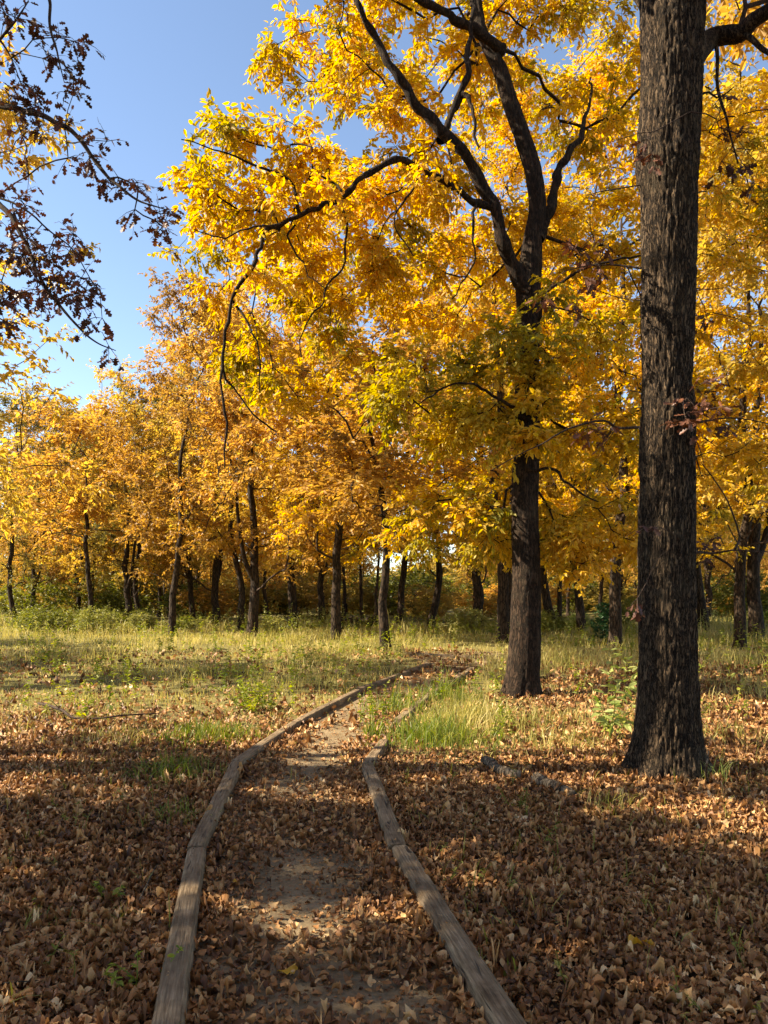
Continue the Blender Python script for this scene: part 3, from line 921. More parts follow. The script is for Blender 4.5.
# ------------------------------------------------------------------ TREE 1: the big trunk on the right
def trunk_px(rows, Y):
    P, R_ = [], []
    for (py, cx, wpx) in rows:
        p = wpt(cx, py, Y); P.append(p); R_.append(wpx / 2 / F * Y)
    return np.array(P), np.array(R_)


def resample(P, R_, step):
    s = np.concatenate([[0], np.cumsum(np.linalg.norm(np.diff(P, axis=0), axis=1))])
    n = int(s[-1] / step) + 2
    C = spline(P, n)
    u = np.linspace(0, len(P) - 1, n)
    return C, np.interp(u, np.arange(len(P)), R_)


Y1 = 6.5
P1, R1 = trunk_px([(775, 667, 72), (745, 667, 67), (700, 668, 61), (650, 668, 58), (600, 667, 56), (500, 667, 55), (430, 668, 55), (400, 668, 53), (380, 667, 50), (300, 668, 54), (200, 669, 55), (165, 667, 62), (100, 671, 60), (50, 672, 62), (0, 672, 64), (-60, 672, 60), (-200, 668, 46), (-400, 664, 38), (-650, 668, 26), (-900, 664, 12)], Y1)
P1[0, 2] = -0.03
C1, RR1 = resample(P1, R1, .035)
base1 = np.array([P1[0, 0], Y1, 0.0])
t1 = thing('oak_tree', 'massive dark oak trunk with deeply furrowed bark at the right, nearest tree', 'tree', base1)
RQ = np.random.default_rng(77)
mb = MB(); trunk_mesh(mb, C1, RR1, 200, flare=.42, ridge=.013, lobes=6, seed=1.3, fh=.17, fine=56)
mb.v = [v - base1 for v in mb.v]
mb.build('trunk', M['bark'], t1, smooth=True)


def limb_obj(parent, base, pts, r0, r1, rng, mat, name='limb', k=9, amp=.03, n=None, knob=.18):
    pts = np.asarray(pts, float)
    L = np.linalg.norm(np.diff(pts, axis=0), axis=1).sum()
    n = n or max(8, int(L / .07))
    c = wob(wob(spline(pts, n), amp, rng, 2.2), amp * .35, rng, 7)
    r = np.interp(np.linspace(0, 1, n), [0, .08, 1], [r0 * 1.25, r0, r1]) * (1 + knob * (vnoise(np.stack([np.arange(n) * .45, np.zeros(n) + rng.uniform(0, 99), np.zeros(n)], -1)) - .5))
    m = MB(); tube(m, c - base, r, k)
    o = m.build(name, mat, parent, smooth=True)
    return c, r


sk1 = []
# thick limb to the right near the top of the frame and its forks
for pts, r0, r1 in (([wpt(690, 62, Y1), wpt(711, 38, 6.8), wpt(739, 35, 6.7), wpt(753, 20, 6.6), wpt(790, -5, 6.4), wpt(850, -60, 6.2)], .085, .045),
                    ([wpt(738, 34, 6.7), wpt(752, 40, 6.6), wpt(770, 56, 6.5), wpt(800, 90, 6.3)], .030, .012),
                    ([wpt(716, 44, 6.78), wpt(721, 85, 6.7), wpt(728, 125, 6.6), wpt(736, 165, 6.55)], .016, .006),
                    ([wpt(694, 100, Y1 - .1), wpt(706, 92, 6.6), wpt(718, 97, 6.5), wpt(735, 85, 6.4)], .012, .004),
                    ([wpt(668, 40, Y1), wpt(625, -25, 6.7), wpt(540, -120, 6.2), wpt(470, -190, 6.0)], .08, .03),
                    ([wpt(672, -250, Y1), wpt(760, -400, 7.2), wpt(860, -520, 7.8)], .10, .03),
                    ([wpt(668, -350, Y1), wpt(560, -520, 7.5), wpt(460, -640, 8.2)], .09, .03)):
    c, r = limb_obj(t1, base1, pts, r0, r1, RQ, M['bark'], amp=.03)
    sk1 += skel_of(c, r)
# thin dead side twigs springing from the trunk
tw1 = []
for pts, r0 in (([wpt(641, 427, 6.45), wpt(617, 428, 6.6), wpt(604, 420, 6.5), wpt(572, 427, 6.4), wpt(545, 442, 6.3), wpt(522, 453, 6.2), wpt(490, 470, 6.1)], .011),
                ([wpt(617, 427, 6.6), wpt(604, 445, 6.6), wpt(594, 462, 6.6)], .004),
                ([wpt(641, 268, 6.45), wpt(615, 265, 6.6), wpt(590, 266, 6.5), wpt(565, 272, 6.4)], .010),
                ([wpt(641, 300, 6.45), wpt(620, 297, 6.6), wpt(600, 290, 6.5)], .006),
                ([wpt(694, 423, 6.45), wpt(718, 419, 6.6), wpt(738, 418, 6.5), wpt(772, 426, 6.4)], .011),
                ([wpt(694, 552, 6.45), wpt(715, 551, 6.7), wpt(735, 549, 6.6), wpt(775, 553, 6.5)], .012),
                ([wpt(735, 549, 6.6), wpt(738, 535, 6.7), wpt(728, 500, 6.5), wpt(712, 478, 6.52), wpt(700, 464, 6.6)], .010),
                ([wpt(692, 445, 6.5), wpt(698, 440, 6.6), wpt(705, 466, 6.5)], .006),
                ([wpt(640, 185, 6.5), wpt(610, 190, 6.5), wpt(585, 196, 6.4)], .007),
                ([wpt(690, 112, 6.26), wpt(655, 131, 6.14), wpt(640, 133, 6.1), wpt(612, 141, 6.05)], .006),
                ([wpt(670, 85, 6.24), wpt(664, 105, 6.2), wpt(659, 120, 6.14)], .003),
                ([wpt(690, 288, 6.5), wpt(712, 290, 6.6), wpt(728, 288, 6.5)], .006),
                ([wpt(640, 392, 6.5), wpt(622, 390, 6.7), wpt(605, 396, 6.6)], .005)):
    c, r = limb_obj(t1, base1, pts, r0, r0 * .35, RQ, M['twig'], name='side_twig', k=5, amp=.018, knob=.5)
    tw1.append((c, r))
# crown over the frame, shading what lies beneath; russet leaves
pts = np.vstack([ell(RQ, wpt(668, -620, 7.2), (4.2, 3.4, 2.4), 130), ell(RQ, wpt(830, -120, 6.6), (1.2, 1.4, .9), 40), ell(RQ, wpt(480, -260, 6.4), (1.1, 1.2, .7), 20)])
sk1 += skel_of(C1[::6], RR1[::6])[12:]
ch, dr = grow(sk1, pts, RQ, r_tip=.006)
tm, lm = MB(), MB()
for c, r in ch: tube(tm, c - base1, r, 5)
sprays(lm, None, pts - base1, dr, RQ, T_OVAL, 6, .5, 9, .12)
# russet clusters on the side twigs
cl = []
for (px, py, Y, s, n) in ((584, 262, 6.45, .12, 5), (570, 275, 6.4, .1, 4), (604, 418, 6.5, .1, 4), (703, 412, 6.3, .1, 6), (690, 418, 6.2, .09, 5), (718, 418, 6.6, .06, 2), (735, 155, 6.5, .15, 4), (724, 110, 6.6, .1, 2), (650, 145, 6.1, .08, 2),
                          (700, 320, 6.6, .1, 2), (650, 530, 6.15, .06, 1), (642, 605, 6.2, .05, 1), (720, 548, 6.6, .08, 2)):
    cl.append(wpt(px, py, Y) + RQ.normal(0, s, (n, 3)))
cn = [len(a) for a in cl]
cl = np.vstack(cl)
ch, dr = grow([s for c, r in tw1 for s in skel_of(c, r)], cl, RQ, r_tip=.0025, step=.12)
for c, r in ch: tube(tm, c - base1, r, 4)
k0 = 0
for n in cn:
    cm = MB()
    sprays(cm, tm, cl[k0:k0 + n] - base1, dr[k0:k0 + n], RQ, T_OAK, 3, .14, 4, .085)
    cm.build('leaf_cluster', M['russet'], t1); k0 += n
tm.build('branches', M['twig'], t1); lm.build('crown', M['orange'], t1)

# ------------------------------------------------------------------ TREE 2: the forked yellow tree
RY = np.random.default_rng(31)
Y2 = 11.5
P2, R2 = trunk_px([(698, 522, 39), (680, 523, 35), (650, 525, 33), (600, 527, 31), (550, 527, 29), (500, 526, 28), (450, 528, 27), (400, 529, 26), (350, 530, 25), (320, 531, 24), (285, 531, 26), (262, 533, 24), (230, 536, 20), (200, 541, 19), (165, 538, 19), (140, 532, 18), (110, 522, 18), (80, 512, 17), (50, 503, 17), (20, 489, 15), (0, 483, 13), (-60, 476, 11), (-160, 470, 8), (-300, 455, 5)], Y2)
P2[0, 2] = -0.03
P2[:, 1] += np.linspace(0, .5, len(P2))
C2, RR2 = resample(P2, R2, .05)
base2 = np.array([P2[0, 0], Y2, 0])
t2 = thing('yellow_tree', 'tall dark forked tree with bright yellow leaves and a long drooping limb', 'tree', base2)
mb = MB(); trunk_mesh(mb, C2, RR2, 72, flare=.28, ridge=.010, lobes=5, seed=4.1, fh=.2, fine=20)
mb.v = [v - base2 for v in mb.v]
mb.build('trunk', M['bark2'], t2, smooth=True)
sk2 = skel_of(C2[::4], RR2[::4])[18:]
LIMBS = [  # pixel polylines with depths, start and end radius in pixels
    ([(531, 290, 11.6), (516, 268, 11.5), (503, 235, 11.4), (491, 205, 11.3), (474, 170, 11.2), (449, 145, 11.1), (432, 125, 11.05), (414, 103, 11.0), (398, 78, 10.9), (384, 60, 10.8), (370, 35, 10.7), (358, 5, 10.6), (345, -40, 10.5)], 8.5, 3.5),
    ([(497, 208, 11.35), (478, 202, 11.1), (445, 186, 10.9), (419, 172, 10.8), (400, 164, 10.7), (384, 167, 10.6), (362, 178, 10.5), (345, 192, 10.4), (325, 200, 10.3), (305, 213, 10.2), (280, 229, 10.15), (262, 240, 10.1), (250, 262, 10.0), (238, 285, 10.0), (230, 310, 10.0), (224, 340, 10.0), (222, 372, 10.0), (227, 415, 10.0), (229, 470, 10.05)], 4.7, 1.3),
    ([(538, 240, 11.75), (549, 212, 11.8), (556, 185, 11.9), (566, 160, 12.0), (579, 135, 12.1), (588, 105, 12.5), (592, 75, 13.0)], 7.0, 1.2),
    ([(503, 50, 11.9), (484, 35, 11.7), (462, 25, 11.5), (434, 10, 11.3), (409, 0, 11.2), (380, -25, 11.0)], 7, 3.5),
    ([(441, 140, 11.1), (446, 125, 11.2), (458, 105, 11.3), (464, 90, 11.3), (465, 60, 11.4), (469, 30, 11.5), (475, -10, 11.6)], 4.6, 3),
    ([(462, 95, 11.3), (470, 100, 11.2), (476, 120, 11.1), (477, 150, 11.0)], 3, 1.5),
    ([(343, 193, 10.4), (344, 215, 10.3), (347, 245, 10.3), (338, 275, 10.3), (322, 305, 10.3), (300, 330, 10.3), (297, 360, 10.3)], 1.9, .8),
    ([(295, 225, 10.2), (293, 245, 10.2), (300, 270, 10.2), (318, 288, 10.2)], 1.4, .7),
    ([(280, 230, 10.15), (250, 225, 10.0), (225, 232, 9.9), (195, 228, 9.8)], 1.4, .6),
    ([(300, 215, 10.2), (285, 185, 10.1), (255, 165, 10.0), (225, 155, 9.9), (185, 145, 9.8)], 1.9, .7),
    ([(232, 300, 10.0), (244, 318, 9.9), (255, 345, 9.9), (262, 385, 9.9)], 1.5, .7),
    ([(222, 365, 10.0), (232, 385, 10.0), (248, 410, 10.1), (275, 430, 10.2)], 1.6, .9),
    ([(476, 202, 11.1), (477, 235, 11.0), (470, 265, 10.9), (455, 300, 10.8)], 1.8, .8),
    ([(419, 172, 10.8), (408, 190, 10.7), (398, 225, 10.6), (410, 260, 10.6)], 1.5, .7),
    ([(530, 330, 11.5), (555, 290, 11.2), (590, 270, 11.0), (640, 262, 10.9)], 2.5, 1),
    ([(529, 420, 11.4), (500, 395, 11.0), (465, 380, 10.6), (420, 400, 10.3)], 2.4, .9),
    ([(528, 470, 11.4), (560, 475, 11.0), (600, 500, 10.7)], 2.2, .9),
]
for pl, a, b in LIMBS:
    pts = [wpt(*q) for q in pl]
    Ym = pl[len(pl) // 2][2]
    c, r = limb_obj(t2, base2, pts, a / F * Ym * .84, b / F * Ym * .75, RY, M['bark2'], k=10 if a > 4 else 6, amp=.085, knob=.45)
    sk2 += skel_of(c[::2], r[::2], 2.0)
LOBES = [(330, 30, 12.6, (1.45, 1.4, 1.15), 62), (430, 55, 13.2, (1.6, 1.3, 1.6), 80), (560, 50, 13.6, (2.0, 1.5, 2.0), 100), (248, 172, 10.9, (1.20, .9, .80), 62),
         (345, 235, 11.8, (1.4, 1.0, 1.1), 66), (440, 250, 13.3, (1.6, 1.2, 1.5), 80), (590, 240, 13.4, (1.6, 1.3, 1.8), 80), (300, 345, 12.6, (1.4, 1.1, 1.1), 56),
         (450, 400, 11.3, (1.5, .9, .85), 74), (585, 410, 12.4, (1.5, 1.2, 1.2), 64), (470, 520, 12.4, (1.5, 1.1, .75), 60), (590, 530, 11.7, (1.0, .9, .65), 40),
         (430, -330, 12.6, (3.6, 2.6, 2.6), 100), (205, 250, 13.5, (.9, .9, .9), 22), (540, 330, 11.0, (1.2, .5, .6), 22), (400, 130, 12.2, (1.3, 1.0, 1.2), 50), (700, 380, 13.6, (1.4, 1.2, 2.6), 70), (730, 130, 14.2, (1.4, 1.2, 2.2), 60), (310, 195, 9.9, (.8, .4, .30), 6), (245, 320, 9.8, (.4, .35, .6), 4), (430, 165, 10.6, (.6, .3, .4), 6), (523, 400, 11.0, (.35, .25, .8), 12)]
pts = np.vstack([ell(RY, wpt(a, b, c), r, n, .2) for a, b, c, r, n in LOBES])
lobe = np.repeat(np.arange(len(LOBES)), [q[4] for q in LOBES])
oliv = np.isin(lobe, (8, 14)) | (np.isin(lobe, (2, 9, 10)) & (RY.uniform(0, 1, len(lobe)) < .4)) | (RY.uniform(0, 1, len(lobe)) < .06)
# clumping: pull sprays towards shared centres so that gaps open between them
cc = pts[RY.choice(len(pts), 260, False)]
d = np.linalg.norm(pts[:, None] - cc[None], axis=2)
pts = pts * .55 + cc[d.argmin(1)] * .45 + RY.normal(0, .08, pts.shape)
ch, dr = grow(sk2, pts, RY, r_tip=.0035, bf=.3)
tm, lm = MB(), MB()
for c, r in ch: tube(tm, c - base2, r, 4)
sprays(lm, tm, (pts - base2)[~oliv], dr[~oliv], RY, T_OVAL, 7, .40, 11, .105, droop=.45)
om = MB()
sprays(om, tm, (pts - base2)[oliv], dr[oliv], RY, T_OVAL, 7, .40, 11, .105, droop=.45)
tm.build('branches', M['bark2'], t2); lm.build('crown', M['yellow'], t2)
om.build('green_foliage', M['olive_yellow'], t2)['label'] = 'olive green leaf sprays not yet fully turned yellow'

# ------------------------------------------------------------------ overhanging oak at the top left (its trunk stands left of the frame)
RO = np.random.default_rng(41)
base3 = np.array([-6.2, 6.6, 0.])
t3 = thing('oak_tree', 'dark russet oak whose leafy branches hang into the sky at top left', 'tree', base3)
C3 = wob(spline([base3 + [0, 0, -.03], base3 + [.1, 0, 2], base3 + [0.25, .1, 4.5], base3 + [.2, 0, 7.5], base3 + [.3, .2, 10]], 120), .08, RO, .7)
C3[0] = base3 + [0, 0, -.03]
R3 = np.interp(np.arange(120), [0, 60, 119], [.27, .2, .06])
mb = MB(); trunk_mesh(mb, C3, R3, 40, seed=2.2); mb.v = [v - base3 for v in mb.v]; mb.build('trunk', M['bark'], t3, smooth=True)
sk3 = skel_of(C3[40::5], R3[40::5])
OL = [([C3[50], wpt(-130, 70, 6.5), wpt(-40, 92, 6.3), wpt(15, 108, 6.1), wpt(50, 120, 6.0), wpt(80, 140, 5.9), wpt(102, 170, 5.85), wpt(122, 190, 5.8), wpt(140, 204, 5.75), wpt(165, 212, 5.7)], .030, .004),
      ([C3[38], wpt(-150, 150, 6.5), wpt(-50, 180, 6.2), wpt(0, 205, 6.0), wpt(22, 240, 5.9), wpt(45, 285, 5.85), wpt(70, 318, 5.8), wpt(92, 340, 5.8), wpt(115, 350, 5.8)], .028, .003),
      ([C3[64], wpt(-100, -100, 6.4), wpt(0, -60, 6.2), wpt(48, -10, 6.0), wpt(51, 30, 6.0), wpt(58, 60, 6.0), wpt(64, 85, 6.0)], .024, .003),
      ([wpt(-20, 195, 6.1), wpt(20, 205, 6.0), wpt(50, 232, 6.0), wpt(75, 255, 6.0), wpt(100, 300, 6.0)], .009, .003),
      ([wpt(-40, 92, 6.3), wpt(0, 40, 6.2), wpt(15, 20, 6.1), wpt(30, 0, 6.1)], .016, .005),
      ([C3[38], wpt(-120, 260, 6.3), wpt(-40, 310, 6.1), wpt(0, 322, 6.0), wpt(22, 330, 6.0)], .02, .004)]
for pl, a, b in OL:
    c, r = limb_obj(t3, base3, pl, a, b, RO, M['twig'], k=6, amp=.03)
    sk3 += skel_of(c[::2], r[::2], 1.0)
OC = [(8, 20, 6.2, .10, 7), (30, 40, 6.1, .12, 7), (20, 8, 6.1, .08, 5), (72, 52, 6.0, .09, 5), (70, 88, 6.0, .06, 4), (62, 66, 6.0, .06, 2), (12, 75, 6.2, .16, 9), (18, 110, 6.1, .12, 7), (38, 112, 6.05, .07, 4), (58, 130, 6.0, .07, 4), (84, 148, 5.9, .08, 5), (104, 150, 5.9, .09, 5), (110, 178, 5.85, .05, 3), (135, 195, 5.8, .07, 5), (152, 212, 5.75, .07, 5), (163, 222, 5.7, .05, 3), (118, 140, 5.9, .05, 2),
      (10, 215, 6.0, .12, 9), (30, 245, 5.95, .14, 11), (10, 265, 6.0, .14, 9), (55, 255, 6.0, .12, 8), (48, 290, 5.9, .13, 10), (78, 272, 6.0, .09, 6), (90, 298, 6.0, .09, 7), (70, 305, 5.85, .07, 5), (22, 300, 5.95, .11, 7), (4, 330, 6.0, .06, 4), (98, 310, 6.0, .05, 3), (106, 347, 5.8, .03, 1), (8, 190, 6.05, .09, 4), (60, 235, 6.0, .07, 3), (15, 160, 6.1, .08, 3)]
cl = np.vstack([wpt(a, b, c) + RO.normal(0, s, (max(1, int(round(n * (.42 if b < 170 else .6)))), 3)) for a, b, c, s, n in OC])
offc = ell(RO, base3 + [0, .3, 8.2], (2.4, 2.0, 2.4), 40)
offc = offc[(offc[:, 0] / offc[:, 1] * F + 384 < -60)]
allp = np.vstack([cl, offc])
ch, dr = grow(sk3, allp, RO, r_tip=.0025, step=.15, bf=.25, jit=.04, sag=.03)
tm, lm = MB(), MB()
for c, r in ch: tube(tm, c - base3, r, 4)
n_ = len(cl)
sprays(lm, tm, cl - base3, dr[:n_], RO, T_OAK, 4, .16, 4, .072, droop=.4)
sprays(lm, None, offc - base3, dr[n_:], RO, T_OAK, 6, .45, 8, .13)
tm.build('branches', M['twig'], t3); lm.build('crown', M['russet'], t3)

# ------------------------------------------------------------------ generic woodland trees (built once each, then copied)
def make_tree(seed, H, name, bark, crown, r0=.16, nsp=250, crown_w=2.6, z0=.17, per=10, twigs=7, lsize=.135, lean=0.0, lab='tree', fork=False, clumps=58, tlen=.5, T=T_KITE, top=.66):
    rng = np.random.default_rng(seed)
    t = thing(name, lab, 'tree')
    az = rng.uniform(0, 6.28); dx = np.array([math.cos(az), math.sin(az), 0]) * lean
    pts = [np.array([0, 0, -.12]), dx * .1 + [0, 0, .1 * H], dx * .5 + [0, 0, .3 * H], dx * .8 + [0, 0, .5 * H], dx + [0, 0, top * H]]
    n = int(H / .13)
    c = wob(wob(spline(pts, n), .20, rng, .42), .05, rng, 1.6)
    c[:, :2] -= c[0, :2]
    r = np.interp(np.linspace(0, 1, n), [0, .4, .8, 1], [r0, r0 * .72, r0 * .42, r0 * .22])
    mb = MB(); trunk_mesh(mb, c, r, 18, flare=.35, ridge=.006, lobes=4, seed=seed, fh=.22, fine=12)
    mb.build('trunk', bark, t, smooth=True)
    sk = skel_of(c[int(.18 * n)::3], r[int(.18 * n)::3])
    if fork:
        b0 = c[int(.3 * n)]
        a2 = az + 2.2
        f2 = wob(spline([b0, b0 + [math.cos(a2) * .5, math.sin(a2) * .5, .12 * H], b0 + [math.cos(a2) * 1.1, math.sin(a2) * 1.1, .4 * H]], 40), .1, rng, .8)
        m2 = MB(); rf = np.linspace(r0 * .55, r0 * .15, 40); tube(m2, f2, rf, 10)
        m2.build('limb', bark, t, smooth=True)
        sk += skel_of(f2[::4], rf[::4], 2.0)
    # clump centres filling an irregular crown volume
    cz = rng.uniform(z0, .97, clumps) ** .9
    prof = np.interp(cz, [0, .15, .35, .6, .8, 1.0], [.35, .6, 1.0, .95, .7, .25])
    ang = rng.uniform(0, 6.28, clumps); rr_ = crown_w * prof * np.sqrt(rng.uniform(.04, 1, clumps)) * (1 + .25 * np.sin(2 * ang + seed))
    ctr = np.stack([np.cos(ang) * rr_, np.sin(ang) * rr_, cz * H], -1)
    ctr[:, :2] += np.array([np.interp(ctr[:, 2], c[:, 2], c[:, 0]), np.interp(ctr[:, 2], c[:, 2], c[:, 1])]).T
    wgt = rng.uniform(.4, 1.6, clumps); wgt /= wgt.sum()
    P = ctr[rng.choice(clumps, nsp, p=wgt)] + rng.normal(0, 1, (nsp, 3)) * [.45, .45, .34]
    P[:, 2] = np.maximum(P[:, 2], 1.6 + rng.uniform(0, .8, nsp))
    ch, dr = grow(sk, P, rng, r_tip=.0055, step=.4, bf=.35)
    tm, lm = MB(), MB()
    for cc_, r_ in ch: tube(tm, cc_, r_, 4)
    sprays(lm, None, P, dr, rng, T, twigs, tlen, per, lsize, droop=.4)
    tm.build('branches', M['twig'], t); lm.build('crown', crown, t)
    return t


PROTO = [make_tree(101, 13, 'woodland_tree', M['bark3'], M['golden'], r0=.17, nsp=300, crown_w=3.0),
         make_tree(102, 13, 'woodland_tree', M['bark3'], M['orange'], r0=.16, nsp=285, crown_w=2.8, lean=.7),
         make_tree(103, 13, 'woodland_tree', M['bark3'], M['ochre'], r0=.15, nsp=270, crown_w=2.7, lean=-.4, fork=True),
         make_tree(104, 13, 'woodland_tree', M['bark3'], M['golden'], r0=.20, nsp=310, crown_w=3.2, fork=True),
         make_tree(105, 9, 'young_tree', M['bark3'], M['orange'], r0=.10, nsp=150, crown_w=1.7, z0=.2, lean=.3, clumps=26),
         make_tree(106, 16, 'woodland_tree', M['bark3'], M['yellow'], r0=.19, nsp=440, crown_w=3.4, per=11, lsize=.125, clumps=60)]
PH = [13, 13, 13, 13, 9, 16]
used = set()
RB = np.random.default_rng(9)


def place(pi, x, y, H, label, group=None, mat=None, rz=None, wide=1.0, name=None):
    s = H / PH[pi]
    rz = RB.uniform(0, 6.28) if rz is None else rz
    z = float(gz(x, y))
    mats = {'crown': M[mat]} if mat else None
    if pi not in used:
        used.add(pi)
        o = PROTO[pi]
        o.location = (x, y, z); o.rotation_euler = (0, 0, rz); o.scale = (s * wide, s * wide, s)
        o['label'] = label
        if group: o['group'] = group
        if mat:
            for c in o.children:
                if c.name.startswith('crown'):
                    c.material_slots[0].link = 'OBJECT'; c.material_slots[0].material = M[mat]
        return o
    return dup(PROTO[pi], (x, y, z), rz, (s * wide, s * wide, s), label, group, mats)


G1 = 'trees at the far edge of the clearing'


def pl(px, Y, pi, H, label, mat=None, wide=1.0):
    return place(pi, (px - 384) / F * Y, Y, H, label, G1, mat, wide=wide)


pl(12, 35, 0, 10.8, 'dark-trunked tree at the left edge of the photo with golden brown leaves', 'ochre')
pl(32, 40, 2, 11.5, 'second dark trunk from the left edge, close to its neighbour', 'orange')
pl(50, 44, 1, 11.5, 'third dark trunk from the left edge, thin and half in the brush')
pl(92, 31, 4, 10.2, 'thin pale-based sapling-like tree standing alone in front at the left', 'orange', 1.25)
pl(127, 36, 3, 12.2, 'taller of the close pair of leaning trunks left of the orange tree', 'golden')
pl(138, 37, 0, 12.0, 'right-hand trunk of the close pair left of the orange tree')
pl(170, 27.5, 1, 12.3, 'orange-leaved tree with a slim leaning trunk at left centre', 'orange')
pl(190, 38, 2, 14, 'slim dark trunk just behind the orange leaning tree')
pl(218, 38, 3, 14.5, 'dim trunk in brush between the orange tree and the thick dark pair', 'ochre')
pl(251, 28, 3, 13.5, 'thick very dark trunk with a bushy foot at left centre', 'orange')
pl(241, 32, 1, 13.5, 'leaning trunk touching the thick very dark trunk at its left', 'golden')
pl(293, 33, 0, 17.0, 'tall straight dark trunk left of the fallen log', 'golden')
pl(318, 35, 2, 15.5, 'shorter dark trunk standing between the tall straight one and the log')
pl(363, 45, 4, 12, 'very thin trunk behind the fallen log')
pl(388, 20.3, 4, 9.6, 'slim trunk with orange leaves at the bend of the path', 'orange', 1.5)
pl(398, 34, 1, 15, 'thin dark trunk just right of the slim path-bend trunk', 'orange')
pl(436, 36, 0, 16, 'dark trunk midway between the path bend and the forked yellow tree', 'golden')
pl(478, 32, 3, 16, 'stout far trunk left of the forked yellow tree', 'golden')
pl(509, 28, 2, 15, 'far trunk almost hidden behind the left side of the forked yellow tree', 'golden')
pl(546, 30, 0, 16, 'left trunk of the two slim ones right of the forked yellow tree', 'golden')
pl(557, 32, 4, 12, 'right trunk of the two slim ones right of the forked yellow tree', 'golden')
pl(578, 29, 2, 16, 'slim far trunk left of the small evergreen', 'golden')
pl(620, 22, 5, 17, 'dark mid-distance trunk between the small evergreen and the big oak', 'yellow')
pl(745, 20.7, 5, 15, 'short dark trunk base at the right edge under yellow leaves', 'yellow')
pl(759, 26, 3, 17, 'trunk at the far right edge behind the short dark one', 'golden')
pl(700, 31, 0, 18, 'tree directly behind the big oak trunk, only its golden crown showing', 'golden')
place(5, 9.6, 13.5, 17, 'yellow tree standing out of frame at right, its crown filling the right edge', None, 'golden')
place(5, 3.6, 24.5, 18, 'tall yellow tree whose crown fills the gap right of the forked tree', G1, 'yellow')
place(5, -1.6, 26, 16, 'bright yellow tree whose crown rises behind the drooping limb', G1, 'yellow')
place(5, 11.0, 17.0, 21, 'tall golden tree outside the right edge whose crown fills the top right corner', None, 'golden')
place(3, -10.3, 17.0, 15.5, 'golden tree at the left edge showing only outer leaves behind the russet oak', None, 'golden')

# deeper woods
GF = 'trees deep in the woods'
for k in range(105):
    y = RB.uniform(42, 95)
    x = RB.uniform(-.62, .62) * y
    H = min(RB.uniform(10.5, 15), 1.5 + (.24 if x < -.3 * y else .36) * y)
    place(int(RB.choice([0, 1, 2, 3, 4])), x, y, H, 'slender trunk among many deep in the shadowy woods', GF, ['golden', 'ochre', 'orange'][k % 3])

# trees left of the frame whose crowns shade the path (their sprays are kept where the real shade falls)
def shade_tree(seed, base, ctr, radii, n, label, bound):
    rng = np.random.default_rng(seed)
    base = np.array(base, float)
    t = thing('woodland_tree', label, 'tree', base)
    H = ctr[2] + radii[2] * .7
    top = np.array([ctr[0], ctr[1], H]) - base
    c = wob(spline([np.array([0, 0, -.05]), np.array([0, 0, H * .3]), top * .6 + [0, 0, 0.], top], 60), .12, rng, .5)
    c[:, :2] -= c[0, :2]
    r = np.linspace(.24, .04, 60)
    mb = MB(); trunk_mesh(mb, c, r, 20, seed=seed, ridge=.007); mb.build('trunk', M['bark3'], t, smooth=True)
    P = ell(rng, ctr, radii, n, .1)
    s = P[:, 2] / TOSUN[2]
    lx, ly = P[:, 0] - TOSUN[0] * s, P[:, 1] - TOSUN[1] * s
    inview = np.abs(P[:, 0]) < 0.53 * P[:, 1] + .6
    P = P[bound(lx, ly) & ~inview]
    ch, dr = grow(skel_of(c[18::3], r[18::3]), P - base, rng, r_tip=.006, step=.4)
    tm, lm = MB(), MB()
    for a, b in ch: tube(tm, a, b, 4)
    sprays(lm, None, P - base, dr, rng, T_KITE, 7, .55, 10, .17)
    tm.build('branches', M['twig'], t); lm.build('crown', M['golden'], t)


def b1(lx, ly):
    lim = 8.3 - .62 * (lx + 3) - .8 * np.clip(lx - .8, 0, 1) + 1.2 * (n2(lx, ly, .8, 3.3) - .5)
    hole = (n2(lx, ly, 2.3, 12.5) > .55)
    return (ly < lim) & ~hole


shade_tree(201, (-10.5, 7.2, 0), (-10.5, 7.4, 8.5), (3.6, 3.6, 3.2), 420, 'woodland tree out of frame at left, the nearer one shading the path', b1)
shade_tree(202, (-13.5, 3.5, 0), (-13.0, 3.6, 8.0), (4.2, 3.4, 3.2), 420, 'woodland tree out of frame at left, nearest the viewer', b1)
shade_tree(203, (-7.6, 3.2, 0), (-7.4, 3.2, 7.0), (2.8, 2.6, 2.6), 300, 'woodland tree just out of frame at left beside the viewer', b1)
for k_, (bx, by, sd) in enumerate(((6.0, -3.5, 221), (-3.5, -4.5, 222), (1.5, -8.5, 223))):  # unseen trees added to block sky and bounce warm light onto the foreground
    shade_tree(sd, (bx, by, 0), (bx * .8, by + .6, 8.0), (4.0, 3.6, 3.0), 170, ['golden tree behind the viewer on the right', 'golden tree behind the viewer on the left', 'golden tree farthest behind the viewer'][k_], lambda a, b: b < 1e9)
shade_tree(206, (-13.8, 14.2, 0), (-13.8, 14.2, 7.0), (3.0, 2.6, 2.6), 260, 'woodland tree out of frame at left, dappling the near meadow', lambda a, b: (n2(a, b, .9, 2.0) > .53) & (b > 9.2))
shade_tree(207, (-21.0, 14.0, 0), (-21.0, 14.0, 7.5), (3.0, 3.0, 2.8), 240, 'woodland tree out of frame at left, dappling the meadow edge', lambda a, b: n2(a, b, .9, 6.0) > .53)
shade_tree(204, (-19.0, 18.5, 0), (-19.0, 18.5, 7.5), (2.8, 2.8, 2.8), 230, 'woodland tree out of frame at left casting the mid-meadow shade', lambda a, b: n2(a, b, .8, 1.0) > .52)
shade_tree(205, (-23.0, 24, 0), (-23.0, 24, 8), (2.6, 2.0, 3), 170, 'woodland tree out of frame at left, farthest along the clearing', lambda a, b: n2(a, b, .7, 5.0) > .5)

